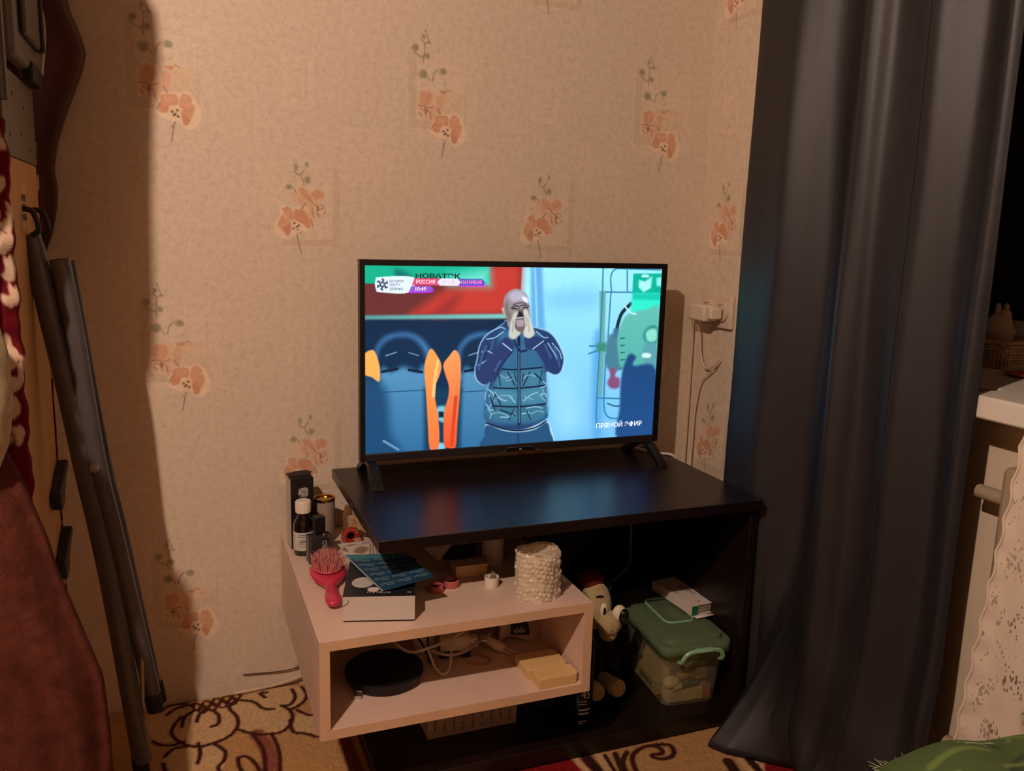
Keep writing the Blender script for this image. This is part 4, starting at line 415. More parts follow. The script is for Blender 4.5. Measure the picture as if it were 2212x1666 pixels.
for xx in (.779, 1.437):                            # splayed feet
    g = G()
    for ys, sg in ((-.200, -1), (-.026, 1)):
        yc = -.113
        prof = [(yc + sg * .010, .5475), (yc + sg * .030, .5475), (ys, .5125), (ys + sg * .004, .5055), (ys - sg * .014, .5055), (yc + sg * .014, .538)]
        g.prism(prof, xx - .010, xx + .010, 'x')
    g.box(xx - .010, xx + .010, -.125, -.101, .538, .5475)
    g.build('foot', bezel, tv, bevel=.0012)
tag(cord('tv_cable', [(1.40, -.07, .56), (1.42, -.05, .53), (1.455, -.06, .512), (1.49, -.10, .5085), (1.512, -.13, .505), (1.530, -.12, .45), (1.54, -.09, .30)], .003, M('white_cable', (214, 200, 186), .5)), 'white cable running from behind the television over the stand edge', 'cable')

# ------------------------------------------------------------------ things on the white box
ZT = BZ1
card_w = M('white_card', (200, 190, 182), .6, .03, 12); card_k = M('black_card', (24, 18, 18), .45, .15, 20); wcap = M('white_plastic', (226, 216, 200), .4, .03, 20)
black = M('black_plastic', (14, 13, 14), .4, .1, 30); ink_w = M('print_white', (205, 200, 192), .6, .02); ink_g = M('print_grey', (120, 112, 104), .6, .05); ink_k = M('print_dark', (36, 32, 34), .6, .05)
# tall black package with small photographs
pk = thing('accessory_package', 'tall narrow black carton with three small pictures, behind the syrup bottle', 'package', (.6175, -.112, ZT), math.radians(4))
G().box(0, .046, 0, .050, 0, .150).build('carton', card_k, pk, bevel=.0006, world=False)
G().box(-.0008, 0, .004, .046, .004, .146).build('pale_side', card_w, pk, world=False)['label'] = 'pale left side of the carton'
G().prism([(.002, .150), (.044, .150), (.047, .157), (.034, .161), (.012, .160), (-.001, .156)], .020, .0208, 'y').build('torn_flap', M('grey_flap', (62, 46, 42), .7), pk, world=False)
ph = M('tiny_photo', (70, 66, 70), .4, .1, 120, rgb2=(208, 200, 205))
for z in (.119, .092, .064): G().prism([(.015, z - .004), (.018, z - .009), (.031, z - .010), (.035, z - .005), (.035, z + .009), (.029, z + .011), (.016, z + .009)], -.0007, -.0001, 'y').build('picture', ph, pk, world=False)
# syrup bottle
sb = thing('syrup_bottle', 'brown glass medicine bottle with white screw cap and pale label', 'bottle', (.638, -.138, ZT))
G().lathe([(.0, 0), (.0185, 0), (.0200, .002), (.0203, .058), (.0190, .068), (.0130, .078), (.0112, .084), (.0112, .090), (0, .090)]).build('glass', M('brown_glass', (26, 12, 8), .08, .1, 20, coat=.6), sb, world=False)
G().lathe([(.0207, .012), (.0207, .050), (.0205, .050), (.0205, .012)], n=28).build('paper_label', M('bottle_paper', (206, 200, 190), .6, .03), sb, world=False)
g = G(); g.lathe([(0, .088), (.0152, .088), (.0156, .090), (.0152, .0915), (.0150, .110), (.0138, .112), (0, .112)])
for k in range(28): a = 2 * PI * k / 28; g.tube([(.0150 * math.cos(a), .0150 * math.sin(a), .093), (.0150 * math.cos(a), .0150 * math.sin(a), .110)], .0007, 4)
g.build('screw_cap', wcap, sb, world=False)
for i, (z, w, h) in enumerate(((.044, .014, .002), (.040, .018, .0016), (.026, .020, .0009), (.022, .020, .0009), (.018, .016, .0009))):
    G().grid(lambda u, v: (.0209 * math.cos(-PI / 2 - .25 + (u - .5) * w / .0209), .0209 * math.sin(-PI / 2 - .25 + (u - .5) * w / .0209), z + v * h), 6, 2).build('printed_line', ink_g, sb, world=False)
lettering('ЦИН 95', .022, .006, (.6275 - .0015, -.1595, ZT + .030), (1, -.1, 0), (0, 0, 1), ink_k, sb)
# gold-lidded tin
tn = thing('tin_can', 'pale grey tin with shiny gold lid beside the black package', 'tin', (.690, -.075, ZT))
G().lathe([(0, 0), (.0215, 0), (.0222, .002), (.0222, .086), (.0215, .088), (0, .088)]).build('body', M('tin_grey', (150, 132, 118), .45, .05, 30), tn, world=False)
G().lathe([(0, .090), (.0195, .090), (.0200, .093), (.0226, .0945), (.0232, .0925), (.0226, .0885), (.0217, .087)]).build('gold_lid', M('gold_metal', (196, 150, 70), .22, .05, 20, metal=1.), tn, world=False)
# perfume bottle
pf = thing('perfume_bottle', 'square clear-glass perfume bottle with dark inside and black cap', 'bottle', (.661, -.190, ZT), math.radians(8))
G().box(-.0235, .0235, -.013, .013, 0, .0565).build('glass_block', M('thick_glass', (190, 188, 186), .05, .02, 10, trans=.95, ior=1.45), pf, bevel=.003, world=False)
G().box(-.017, .017, -.008, .008, .005, .050).build('dark_filling', card_k, pf, bevel=.003, world=False)
G().box(-.006, .006, -.006, .006, .0565, .062).build('neck', black, pf, world=False)
G().box(-.0105, .0105, -.010, .010, .0615, .094).build('cap', black, pf, bevel=.0015, world=False)
lettering('XSDERO', .040, .010, (.012, -.0138, .006), (0, 0, 1), (-1, 0, 0), ink_w, pf, world=False)
# dried ornament + red badge + leaflets
bd = thing('round_badge', 'red ring-shaped badge with pale dots leaning beside the tin', 'badge', (.737, -.120, ZT + .0195))
G().lathe([(.0075, .001), (.0090, .004), (.0135, .0055), (.0180, .004), (.0195, 0), (.0180, -.003), (.0090, -.003), (.0075, -.001), (.0075, .001)], axis='y', n=32).build('ring', M('red_enamel', (150, 34, 26), .35, .1, 40), bd, world=False)
G().lathe([(0, -.002), (.0078, -.002), (.0078, .001), (0, .001)], axis='y').build('center', M('dark_red', (70, 24, 18), .5), bd, world=False)
g = G()
for k in range(20):
    a = k * 2 * PI / 22 + .5; c, s_ = math.cos(a), math.sin(a); g.prism([(c * .0145 - s_ * .0008, s_ * .0145 + c * .0008), (c * .0145 + s_ * .0008, s_ * .0145 - c * .0008), (c * .0172 + s_ * .0006, s_ * .0172 - c * .0006), (c * .0172 - s_ * .0006, s_ * .0172 + c * .0006)], -.0062, -.0052, 'y')
g.build('dotted_rim', M('pale_dots', (214, 176, 160), .5), bd, world=False)
rn = random.Random(5)
def crumple(c, r, name, mat, label, cat, amp=.35, nu=16, nv=12):
    ph_ = [rn.uniform(0, 6.3) for _ in range(6)]
    nz_ = lambda d: 1 + amp * (math.sin(d.x * 6 + ph_[0]) * math.sin(d.y * 7 + ph_[1]) * .6 + math.sin(d.z * 9 + ph_[2]) * .4)
    o = G().blob((0, 0, 0), r, nu, nv, nz_).build(name, mat, None); o.location = c; lo = min(v.co.z for v in o.data.vertices); o.location.z = c[2] - lo; return tag(o, label, cat)
crumple((.770, -.085, ZT + .0003), (.028, .024, .028), 'dried_bouquet', M('dried_petals', (150, 104, 70), .85, .35, 90, bump=.8, bscale=150, rgb2=(190, 158, 118)), 'crumpled brown dried posy behind the red badge', 'dried flowers')
crumple((.744, -.050, ZT + .0003), (.012, .012, .030), 'dried_seed_pod', M('dried_pod', (120, 84, 52), .8, .3, 90), 'small upright dried seed pod near the wall', 'dried flowers', .2)
crumple((.752, -.123, ZT + .0003), (.010, .010, .008), 'nut', M('nut_shell', (170, 120, 84), .6, .2, 60), 'round brown nut in front of the red badge', 'nut', .06)
leafm = attr_mat('leaflet_print', 0, .5)
def sheet(name, corners, cvs, label, cat, curl=0., mat=None, thick=.0006):
    A, B, C_, D = [np.array(p, float) for p in corners]      # A(0,0) B(1,0) C(1,1) D(0,1)
    def fn(x, y):
        u = (x - cvs.x0) / cvs.w; v = (y - cvs.y0) / cvs.h; P = (A[:, None] * (1 - u) * (1 - v) + B[:, None] * u * (1 - v) + C_[:, None] * u * v + D[:, None] * (1 - u) * v)
        P[2] += curl * (u * u) * 1.0; return P[0], P[1], P[2]
    o = meshobj(name, cvs.mesh(name, fn, mat or leafm)); md = o.modifiers.new('thick', 'SOLIDIFY'); md.thickness = thick; md.offset = -1
    return tag(o, label, cat)
lc = Canvas(10, 6, 60, 40, (206, 196, 184))
for k in range(7): lc.line([(4 + k * .8, .6), (6 + k * .6, 5.4)], (110, 84, 62), .3, .7)
lc.curve([(1, 3), (3, 5), (5, 4), (3, 2)], (150, 120, 96), .4)
sheet('folded_leaflet', ((.700, -.190, ZT + .004), (.790, -.215, ZT + .006), (.800, -.137, ZT + .012), (.702, -.130, ZT + .009)), lc, 'pale printed leaflet under the blue brochure', 'leaflet')
sheet('torn_page', ((.722, -.235, ZT + .014), (.802, -.250, ZT + .018), (.800, -.170, ZT + .020), (.716, -.168, ZT + .016)), lc, 'greyish torn page lying on the leaflet near the badge', 'leaflet')
# hairbrush
hb = thing('hairbrush', 'pink paddle hairbrush lying with its bristles up', 'hairbrush', (.655, -.30, ZT))
pink = M('pink_plastic', (192, 48, 76), .34, .05, 20, coat=.3)
H0 = Vector((.6625, -.285)); Hd = Vector((-.09, -1)).normalized(); Hp = Vector((-Hd.y, Hd.x))
def brush_pt(t, w, z): p = H0 + Hd * t + Hp * w; return (p.x, p.y, ZT + z)
prof = [(-.0535, .0002), (-.052, .006), (-.047, .020), (-.036, .029), (-.018, .0335), (.004, .0335), (.024, .028), (.040, .019), (.052, .012), (.066, .0095), (.084, .0105), (.104, .0135), (.124, .0140), (.136, .0100), (.1395, .006), (.141, .0002)]
def brush_fn(u, v):
    i = v * (len(prof) - 1); a = min(int(i), len(prof) - 2); f_ = i - a; t = prof[a][0] * (1 - f_) + prof[a + 1][0] * f_; w = prof[a][1] * (1 - f_) + prof[a + 1][1] * f_
    an = u * 2 * PI; h = min(.011, w * .75); zc = .0115 + (.004 if t < .03 else 0) * (1 - max(0, t) / .03) + .002 * math.sin(max(0, t - .04) * 25)
    return brush_pt(t, w * math.cos(an), zc + h * math.sin(an) * (1 if math.sin(an) < 0 else .7))
G().grid(brush_fn, 24, 40, cu=True).build('body', pink, hb)
G().grid(lambda u, v: brush_pt(-.010 + v * .038 * math.cos(u * 2 * PI), v * .029 * math.sin(u * 2 * PI), .0225 + .006 * (1 - v * v)), 24, 6, cu=True).build('cushion_pad', M('pink_pad', (196, 92, 96), .5), hb)
g = G(); rb = random.Random(3)
for i in range(17):
    for j in range(15):
        t = -.046 + i * .0045 + (j % 2) * .002; w = -.028 + j * .004
        if ((t + .010) / .037) ** 2 + (w / .0285) ** 2 > 1: continue
        q = ((t + .010) / .037) ** 2 + (w / .0285) ** 2; z0 = .0225 + .006 * (1 - q); L_ = .021; dx, dy = rb.uniform(-.0035, .0035) + w * .16, rb.uniform(-.0035, .0035) + (t + .01) * .16
        g.tube([brush_pt(t, w, z0 - .001), brush_pt(t + dy, w + dx, z0 + L_)], [.00075, .00055], 4)
br = g.build('bristles', M('pink_bristle', (214, 140, 136), .45, .1, 80), hb); br['kind'] = 'stuff'; br['label'] = 'pale pink upright bristles'
# tuner box
tb = thing('tuner_box', 'white carton with dark printed lid under the blue brochure', 'box', (.656, -.472, ZT), math.radians(-15.5))
G().box(0, .121, 0, .165, .0025, .046).build('carton', card_w, tb, bevel=.0008, world=False)
G().box(.001, .120, .001, .164, 0, .0024).build('dark_bottom', card_k, tb, world=False)
lid = G().box(-.0002, .1212, -.0002, .1652, .046, .0468).build('dark_lid_print', M('navy_print', (30, 32, 42), .35, .1, 10), tb, world=False)
G().lathe([(0, .0469), (.021, .0469), (.0225, .0474), (0, .0474)], c=(.030, .055, 0), sx=.85, n=32).build('remote_picture', M('print_silver', (188, 182, 178), .4, .1, 90), lid, world=False)
G().lathe([(0, .0469), (.0105, .0469), (.0105, .0473), (0, .0473)], c=(.0495, .026, 0), sx=.95, sy=.9, n=24).build('button_picture', ink_w, lid, world=False)
lettering('ITVTBOX', .040, .0065, (.040, .010, .0474), (1, 0, 0), (0, 1, 0), ink_w, lid, world=False)
lettering('CE', .007, .0045, (.107, .010, .0474), (1, 0, 0), (0, 1, 0), ink_w, lid, world=False)
G().tube([(-.0003, -.0008, .028), (.006, -.0008, .033), (.010, -.0008, .036), (.009, -.0008, .041)], .0004, 4).build('crack', ink_k, tb, world=False)
# blue brochure
bc = Canvas(100, 130, 150, 190, (24, 62, 92))
bc.poly([(0, 112), (100, 112), (100, 130), (0, 130)], (60, 128, 140), 6); bc.poly([(-2, -2), (3, -2), (3, 132), (-2, 132)], (150, 160, 160), 1)
for r_ in range(6):
    for c_ in range(3):
        x = 8 + c_ * 31; y = 14 + r_ * 18
        bc.ell((x + 17, y), 8, 2.6, 0, (128, 142, 138), .8); bc.ell((x + 17, y), 6, 1.4, 0, (40, 84, 104), .8)
        bc.line([(x, y + 5), (x + 12, y + 5)], (178, 190, 190), 1.1); bc.line([(x, y + 1), (x + 6, y + 1)], (140, 160, 165), .9); bc.line([(x + 14, y + 6.5), (x + 27, y + 6.5)], (160, 175, 178), .9)
sheet('blue_brochure', ((.7215, -.478, ZT + .0500), (.814, -.478, ZT + .062), (.796, -.338, ZT + .0535), (.690, -.298, ZT + .0505)), bc, 'dark blue brochure with rows of white pill outlines on the carton', 'brochure', .004)
# two pink rings
for x, y, r_, lb in ((.841, -.400, .0125, 'smaller dull pink ring lying next to the tuner carton'), (.874, -.385, .0150, 'larger dull pink ring lying nearer the small white cap')):
    o = G().lathe([(r_ - .003, .002), (r_ - .002, .0002), (r_, .0), (r_ + .001, .003), (r_ + .0008, .012), (r_ - .001, .0135), (r_ - .0035, .0125), (r_ - .003, .002)], n=26).build('pink_ring', M('dull_pink', (176, 88, 84), .5, .1, 40)); o.location = (x, y, ZT + .0002); tag(o, lb, 'ring', 'pink rings')
# small white cap with a foil scrap
sc = thing('bottle_cap', 'small upturned white bottle cap with a scrap of foil inside', 'cap', (.9465, -.408, ZT))
G().lathe([(0, .0), (.0125, 0), (.0135, .002), (.0138, .0195), (.0124, .0195), (.0118, .003), (0, .003)]).build('shell', wcap, sc, world=False)
G().prism([(-.006, .004), (.004, .003), (.007, .024), (.001, .030), (-.003, .020)], -.001, .0002, 'y').build('foil_scrap', M('foil', (170, 160, 150), .35, metal=.5), sc, world=False)
# bubble wrap roll
bw = thing('bubble_wrap_roll', 'upright roll of clear bubble wrap at the front of the white box', 'bubble wrap', (1.014, -.466, ZT))
bubm = bpy.data.materials.new('bubble_film'); bubm.use_nodes = True; N = bubm.node_tree.nodes; K = bubm.node_tree.links; b = N['Principled BSDF']
nz = N.new('ShaderNodeTexNoise'); nz.inputs['Scale'].default_value = 90; rp = N.new('ShaderNodeValToRGB'); rp.color_ramp.elements[0].color = L4((228, 210, 182)); rp.color_ramp.elements[1].color = L4((242, 230, 206)); K.new(nz.outputs[0], rp.inputs[0]); K.new(rp.outputs[0], b.inputs['Base Color'])
b.inputs['Alpha'].default_value = .62; b.inputs['Roughness'].default_value = .10; b.inputs['Coat Weight'].default_value = 1.; b.inputs['Coat Roughness'].default_value = .06; b.inputs['Subsurface Weight'].default_value = .2; b.inputs['Subsurface Radius'].default_value = (.02, .015, .01)
rw = random.Random(11); wob = [rw.uniform(0, 6.3) for _ in range(8)]
def wrap_r(a, z): return .0405 + .0012 * math.sin(3 * a + wob[0] + z * 30) + .0012 * math.sin(5 * a + wob[1]) - .004 * (z / .085) * .3
def wrap_fn(u, v):
    a = u * 2 * PI * 1.0; z = v * .086; r_ = wrap_r(a, z)
    row = v * 10 + .25 * math.sin(a * 4 + wob[2]); colm = u * 27 + (int(row) % 2) * .5 + .2 * math.sin(v * 9 + wob[3]); fx = colm % 1 - .5; fz = row % 1 - .5; d = math.sqrt(fx * fx + fz * fz)
    hsh = (math.sin(int(colm) * 12.9898 + int(row) * 78.233) * 43758.5) % 1
    k = max(0, 1 - (d / .47) ** 2); r_ += .0034 * k ** .5 * (.1 if hsh < .25 else hsh) + .0016 * math.sin(a * 11 + v * 13 + wob[4]) * math.sin(v * 17 - a * 5)
    return (r_ * math.cos(a), r_ * math.sin(a), max(0.0003, z + .0025 * math.sin(2 * a + 1) * v))
G().grid(wrap_fn, 27 * 9, 10 * 9, cu=True).build('outer_layer', bubm, bw, world=False)
G().grid(lambda u, v: tuple(np.array(wrap_fn(u, .15 + v * .82)) * np.array([.84, .84, 1])), 34 * 4, 13 * 4, cu=True).build('inner_layer', bubm, bw, world=False)
G().lathe([(0, .0), (.030, 0), (.030, .055), (0, .055)], n=24).build('wrapped_core', M('wrapped_core', (196, 168, 132), .5), bw, world=False)
# behind: white tube, black jar, napkin, card box
wt = thing('white_tube', 'plain white cylinder standing behind the small white cap', 'tube', (.988, -.300, ZT))
G().lathe([(0, 0), (.0215, 0), (.0220, .001), (.0220, .088), (0, .088)]).build('body', M('matt_white', (186, 172, 156), .6, .03), wt, world=False)
G().lathe([(.0222, .080), (.0228, .080), (.0228, .094), (.0215, .096), (0, .096)]).build('lid', wcap, wt, world=False)
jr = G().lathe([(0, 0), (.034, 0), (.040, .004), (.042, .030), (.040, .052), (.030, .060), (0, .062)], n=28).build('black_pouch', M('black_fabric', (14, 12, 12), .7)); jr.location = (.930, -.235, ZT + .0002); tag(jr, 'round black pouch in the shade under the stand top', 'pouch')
nk = G(); nk.add([(.833, -.286, .424), (.872, -.292, .412), (.912, -.288, .418), (.876, -.300, .384), (.850, -.24, .436), (.90, -.24, .434)], [(0, 3, 1), (1, 3, 2), (0, 1, 4), (1, 5, 4), (1, 2, 5)])
tag(nk.build('folded_napkin', M('napkin', (170, 152, 142), .8), None, solid=.0012, smooth=False), 'folded white napkin hanging over the black pouch', 'napkin')
cb = thing('wooden_box', 'small plain light wooden box behind the pink rings', 'box', (.925, -.340, ZT))
lw = M('light_wood', (196, 158, 112), .5, .15, 10, stretch=(3, 40, 40), rgb2=(214, 180, 134))
G().box(-.032, .032, -.016, .016, .0002, .018).build('body', lw, cb, bevel=.0006, world=False); G().box(-.033, .033, -.017, .017, .0182, .024).build('lid', lw, cb, bevel=.0006, world=False)

# ------------------------------------------------------------------ things inside the white box
ZI = BZ0 + BT
ds = thing('round_black_tin', 'flat round black container with ribbed rim inside the white box', 'container', (.7445, -.398, ZI))
G().lathe([(0, .0003), (.060, .0003), (.066, .002), (.0665, .0045), (.0675, .005), (.0675, .0075), (.0685, .008), (.0685, .0105), (.0695, .011), (.0695, .0135), (.0685, .014), (0, .014)], n=48).build('base', black, ds, world=False)
G().lathe([(.0690, .0142), (.0715, .0142), (.0715, .0210), (.069, .0225), (.060, .0215), (.056, .0195), (0, .019)], n=48).build('lid', M('black_satin', (12, 11, 12), .5, .1, 30), ds, world=False)
pl = M('pale_pine', (206, 168, 112), .55, .12, 6, stretch=(4, 60, 60), rgb2=(222, 188, 132))
for i, (x0, x1, y0, y1, z0, lb) in enumerate(((.999, 1.078, -.528, -.489, ZI, 'pale pine block nearest the front edge inside the box'), (.992, 1.074, -.487, -.425, ZI, 'pale pine block lying behind the front one inside the box'))):
    nn = [(x0, y0), (x1 - .006, y0), (x1, y0 + .006), (x1, y1 - .006), (x1 - .006, y1), (x0, y1)]
    o = G().prism(nn, 0, .0195 - .001 * i, 'z').build('pine_block', pl, None, bevel=.001); o.location = (0, 0, z0 + .0002); tag(o, lb, 'wood block', 'pine blocks')
wc = M('white_cord', (216, 198, 180), .45); wplast = M('charger_white', (224, 206, 186), .4, .02)
cha = thing('phone_charger', 'white plug-in charger block with two pins inside the box', 'charger', (.893, -.355, ZI), math.radians(-12))
G().box(-.029, .029, -.014, .014, .013, .041).build('block', wplast, cha, bevel=.003, world=False); G().box(.029, .044, -.010, .010, .018, .036).build('plug_neck', wplast, cha, bevel=.002, world=False)
for yy in (-.006, .006): G().tube([(.044, yy, .028), (.062, yy, .029)], .0022, 8).build('pin', M('nickel', (200, 190, 175), .25, metal=.9), cha, world=False)
G().box(-.030, .030, -.016, .016, .0004, .0125).build('dark_adapter', black, cha, bevel=.002, world=False)
ch2 = thing('travel_adapter', 'white angled adapter behind the black tin inside the box', 'adapter', (.842, -.318, ZI), math.radians(30))
G().prism([(-.018, .0004), (.016, .0004), (.020, .030), (.010, .048), (-.012, .052), (-.022, .030)], -.012, .012, 'y').build('body', wplast, ch2, bevel=.003, world=False); G().box(-.004, .000, -.0125, .0125, .012, .050).build('dark_band', card_k, ch2, world=False)
def cable(name, pts, r, mat, label): return tag(cord(name, pts, r, mat), label, 'cable')
cable('charger_cable', [(.772, -.30, .25), (.780, -.352, .248), (.800, -.378, .243), (.835, -.384, .2495), (.874, -.374, .2535), (.919, -.352, .2585), (.950, -.325, .262), (.965, -.28, .25)], .0028, wc, 'white cable sweeping over the charger block inside the box')
cable('charger_cable', [(.832, -.376, .246), (.838, -.405, .222), (.846, -.424, .2145), (.860, -.420, .216), (.872, -.400, .230), (.880, -.378, .2535), (.90, -.36, .2545)], .0026, wc, 'white cable hanging in a loop in front of the charger')
cable('charger_cable', [(.838, -.384, .2425), (.866, -.402, .2385), (.897, -.400, .239), (.935, -.378, .243), (.970, -.345, .238), (.992, -.30, .225)], .0034, M('grey_cord', (176, 150, 134), .5), 'thicker greyish cable curving along the charger to the right')
cable('thin_lead', [(.905, -.395, .2135), (.935, -.412, .2135), (.952, -.398, .2135), (.930, -.372, .2135), (.895, -.372, .2135), (.86, -.36, .2135)], .0016, M('pale_brown_lead', (170, 118, 88), .5), 'thin brown lead looped flat on the box floor')
cable('audio_lead', [(.80, -.31, .256), (.822, -.335, .25), (.832, -.352, .235), (.838, -.362, .2185)], .0022, black, 'short black audio lead beside the round black tin')
jk = thing('audio_jack', 'small black audio jack with silver tip beside the black tin', 'plug', (.8385, -.366, ZI + .004))
G().tube([(0, 0, .001), (.004, -.014, 0)], .0036, 10).build('sleeve', black, jk, world=False); G().tube([(.004, -.014, 0), (.0056, -.020, 0)], .0030, 8).build('silver_ring', M('silver', (190, 184, 176), .25, metal=.9), jk, world=False); G().tube([(.0056, -.020, 0), (.0085, -.031, -.001)], .0017, 8).build('tip', M('silver', (0, 0, 0)), jk, world=False)
us = thing('usb_plug', 'tiny silver usb plug poking out by the front of the black tin', 'plug', (.688, -.445, ZI + .0035), math.radians(-20))
G().box(-.006, .006, -.010, .004, -.0028, .0028).build('metal_shell', M('silver', (0, 0, 0)), us, world=False); G().box(-.0065, .0065, .004, .016, -.0032, .0036).build('grip', wplast, us, bevel=.001, world=False)
pw = thing('power_plug', 'white two-pin power plug lying on the box floor', 'plug', (.975, -.362, ZI + .011), math.radians(25))
G().tube([(-.012, .030, .012), (-.006, .014, .006), (0, -.006, 0), (.003, -.022, -.002)], [.003, .008, .0105, .0085], 10).build('body', wplast, pw, world=False)
for q in (-.005, .005): G().tube([(.003 + q, -.020, -.002), (.008 + q, -.040, -.005)], .0018, 8).build('pin', M('nickel', (0, 0, 0)), pw, world=False)
pc = thing('paper_packet', 'crumpled white paper packet with a dark blue logo at the back', 'packet', (1.038, -.318, ZI))
pkf = lambda u, v: (-.045 + .088 * u + .006 * math.sin(v * 5), -.006 - .018 * (1 - v) + .008 * math.sin(u * 7 + v * 3), .002 + .078 * v + .006 * math.sin(u * 5))
G().grid(pkf, 14, 10).build('wrapper', M('packet_paper', (206, 190, 176), .7, .05, 30), pc, solid=.012, world=False, off=-1)
def onp(u, v, d): p = pkf(u, v); return (p[0], p[1] - d, p[2])
G().grid(lambda u, v: onp(.18 + .40 * u, .15 + .42 * v - .03 * math.sin(u * 5), .0135), 8, 6).build('logo_patch', M('navy_ink', (34, 36, 62), .6), pc, world=False)
lettering('elda', .024, .011, (-.022, -.0400, .026), (1, 0, 0), (0, .2, 1), ink_w, pc, world=False)

# ------------------------------------------------------------------ things on the stand's floor
ZB = .0457
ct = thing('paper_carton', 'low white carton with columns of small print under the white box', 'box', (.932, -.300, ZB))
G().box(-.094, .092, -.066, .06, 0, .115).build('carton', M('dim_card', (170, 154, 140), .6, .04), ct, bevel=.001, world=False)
for i in range(9):
    for j in range(7):
        if (i * 5 + j * 3) % 7 == 0: continue
        G().box(-.082 + i * .0195, -.0775 + i * .0195, -.0668, -.0661, .010 + j * .008, .0165 + j * .008 - (.002 if (i + j) % 3 == 0 else 0)).build('print_mark', ink_g, ct, world=False)
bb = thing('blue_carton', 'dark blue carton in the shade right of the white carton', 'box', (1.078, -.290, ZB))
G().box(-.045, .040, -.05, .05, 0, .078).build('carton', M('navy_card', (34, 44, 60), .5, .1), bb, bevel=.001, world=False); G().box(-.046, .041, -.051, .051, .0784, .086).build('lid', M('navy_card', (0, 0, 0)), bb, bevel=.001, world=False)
cn = thing('spray_can', 'tall black spray can with white print beside the white box', 'spray can', (1.150, -.396, ZB))
canm = M('can_black', (16, 14, 14), .2, .1, 20)
G().lathe([(0, .0003), (.024, .0003), (.0262, .004), (.0262, .172), (.0240, .180), (.0170, .190), (.0, .191)], n=32).build('body', canm, cn, world=False)
G().lathe([(.0, .191), (.0150, .191), (.0155, .196), (.0150, .208), (.0110, .213), (0, .214)]).build('cap', M('brown_cap', (62, 30, 20), .35), cn, world=False)
def on_can(s, th, z, w, h, n_='lettering'):
    o = lettering(s, w, h, (0, 0, 0), (1, 0, 0), (0, 1, 0), ink_w, None, n_)
    for v in o.data.vertices: a = th + v.co.x / .0262; v.co = (.0266 * math.cos(a), .0266 * math.sin(a), z + v.co.y)
    place(o, cn, False)
on_can('45', -1.95, .060, .020, .019)
for i, (z, w) in enumerate(((.053, .016), (.047, .018), (.034, .026), (.026, .022), (.010, .018), (.006, .010))):
    G().grid(lambda u, v: (.0266 * math.cos(-2.1 + u * w / .0262), .0266 * math.sin(-2.1 + u * w / .0262), z + v * (.0036 if i in (2, 3) else .002)), 8, 2).build('printed_line', ink_w, cn, world=False)
# plush dog
plush = M('cream_plush', (176, 156, 110), .95, .12, 60, bump=.6, bscale=400, sheen=.4)
dg = thing('plush_dog', 'cream plush dog with black nose and dark eye peeking past the box', 'soft toy', (1.222, -.300, ZB))
G().blob((0, .01, .070), (.036, .036, .070)).build('body', M('dark_plush', (30, 24, 22), .95, .1, 60), dg, world=False)
hd = G(); hd.blob((-.012, -.03, .212), (.034, .036, .052), 24, 18).build('head', plush, dg, world=False)
G().blob((.004, -.064, .184), (.027, .026, .026), 22, 16, lambda d: 1 + .05 * math.sin(d.x * 8)).build('muzzle', plush, dg, world=False)
G().blob((.006, -.060, .160), (.019, .018, .017)).build('chin', plush, dg, world=False)
G().blob((.022, -.074, .207), (.0155, .013, .019)).build('nose_pad', M('white_plush', (232, 220, 190), .8), dg, world=False)
G().blob((.027, -.0835, .2045), (.0125, .0095, .0165)).build('nose', M('black_shine', (10, 8, 8), .15, coat=.8), dg, world=False)
G().blob((-.009, -.0650, .2120), (.0048, .004, .0125)).build('eye', M('black_shine', (0, 0, 0)), dg, world=False)
G().blob((-.0095, -.0620, .214), (.0100, .006, .0170)).build('eye_white', M('white_plush', (0, 0, 0)), dg, world=False)
G().tube(spline([(-.024, -.056, .242), (-.018, -.062, .246), (-.010, -.060, .243)], 4), .0020, 6).build('eyebrow', M('black_shine', (0, 0, 0)), dg, world=False)
for p in ((-.001, -.0888, .180), (.010, -.0900, .182), (.008, -.0905, .174), (.018, -.0860, .186)): G().blob(p, (.0014, .0014, .0014), 8, 6).build('freckle', M('black_shine', (0, 0, 0)), dg, world=False)
G().blob((-.016, -.010, .262), (.030, .030, .020)).build('red_cap', M('red_felt', (92, 20, 20), .9, .1, 60), dg, world=False)
for sx_, e_ in ((-.040, (-.045, .02, .16)), (.030, (.042, .03, .205))): G().tube(spline([(sx_ * .8, -.01, .245), e_], 6), [.012] * 6 + [.007], 10).build('ear', M('dark_plush', (0, 0, 0)), dg, world=False)
for sx_ in (-.022, .020): G().tube(spline([(sx_, -.02, .035), (sx_ * 1.1, -.062, .040), (sx_ * 1.25, -.088, .044)], 5), [.016] * 5 + [.019] * 5 + [.014], 14).build('leg', plush, dg, sub=1, world=False)
for sx_ in (-.034, .034): G().tube(spline([(sx_, 0, .115), (sx_ * 1.1, -.035, .085), (sx_ * .9, -.05, .070)], 5), [.012] * 11, 12).build('arm', M('dark_plush', (0, 0, 0)), dg, sub=1, world=False)

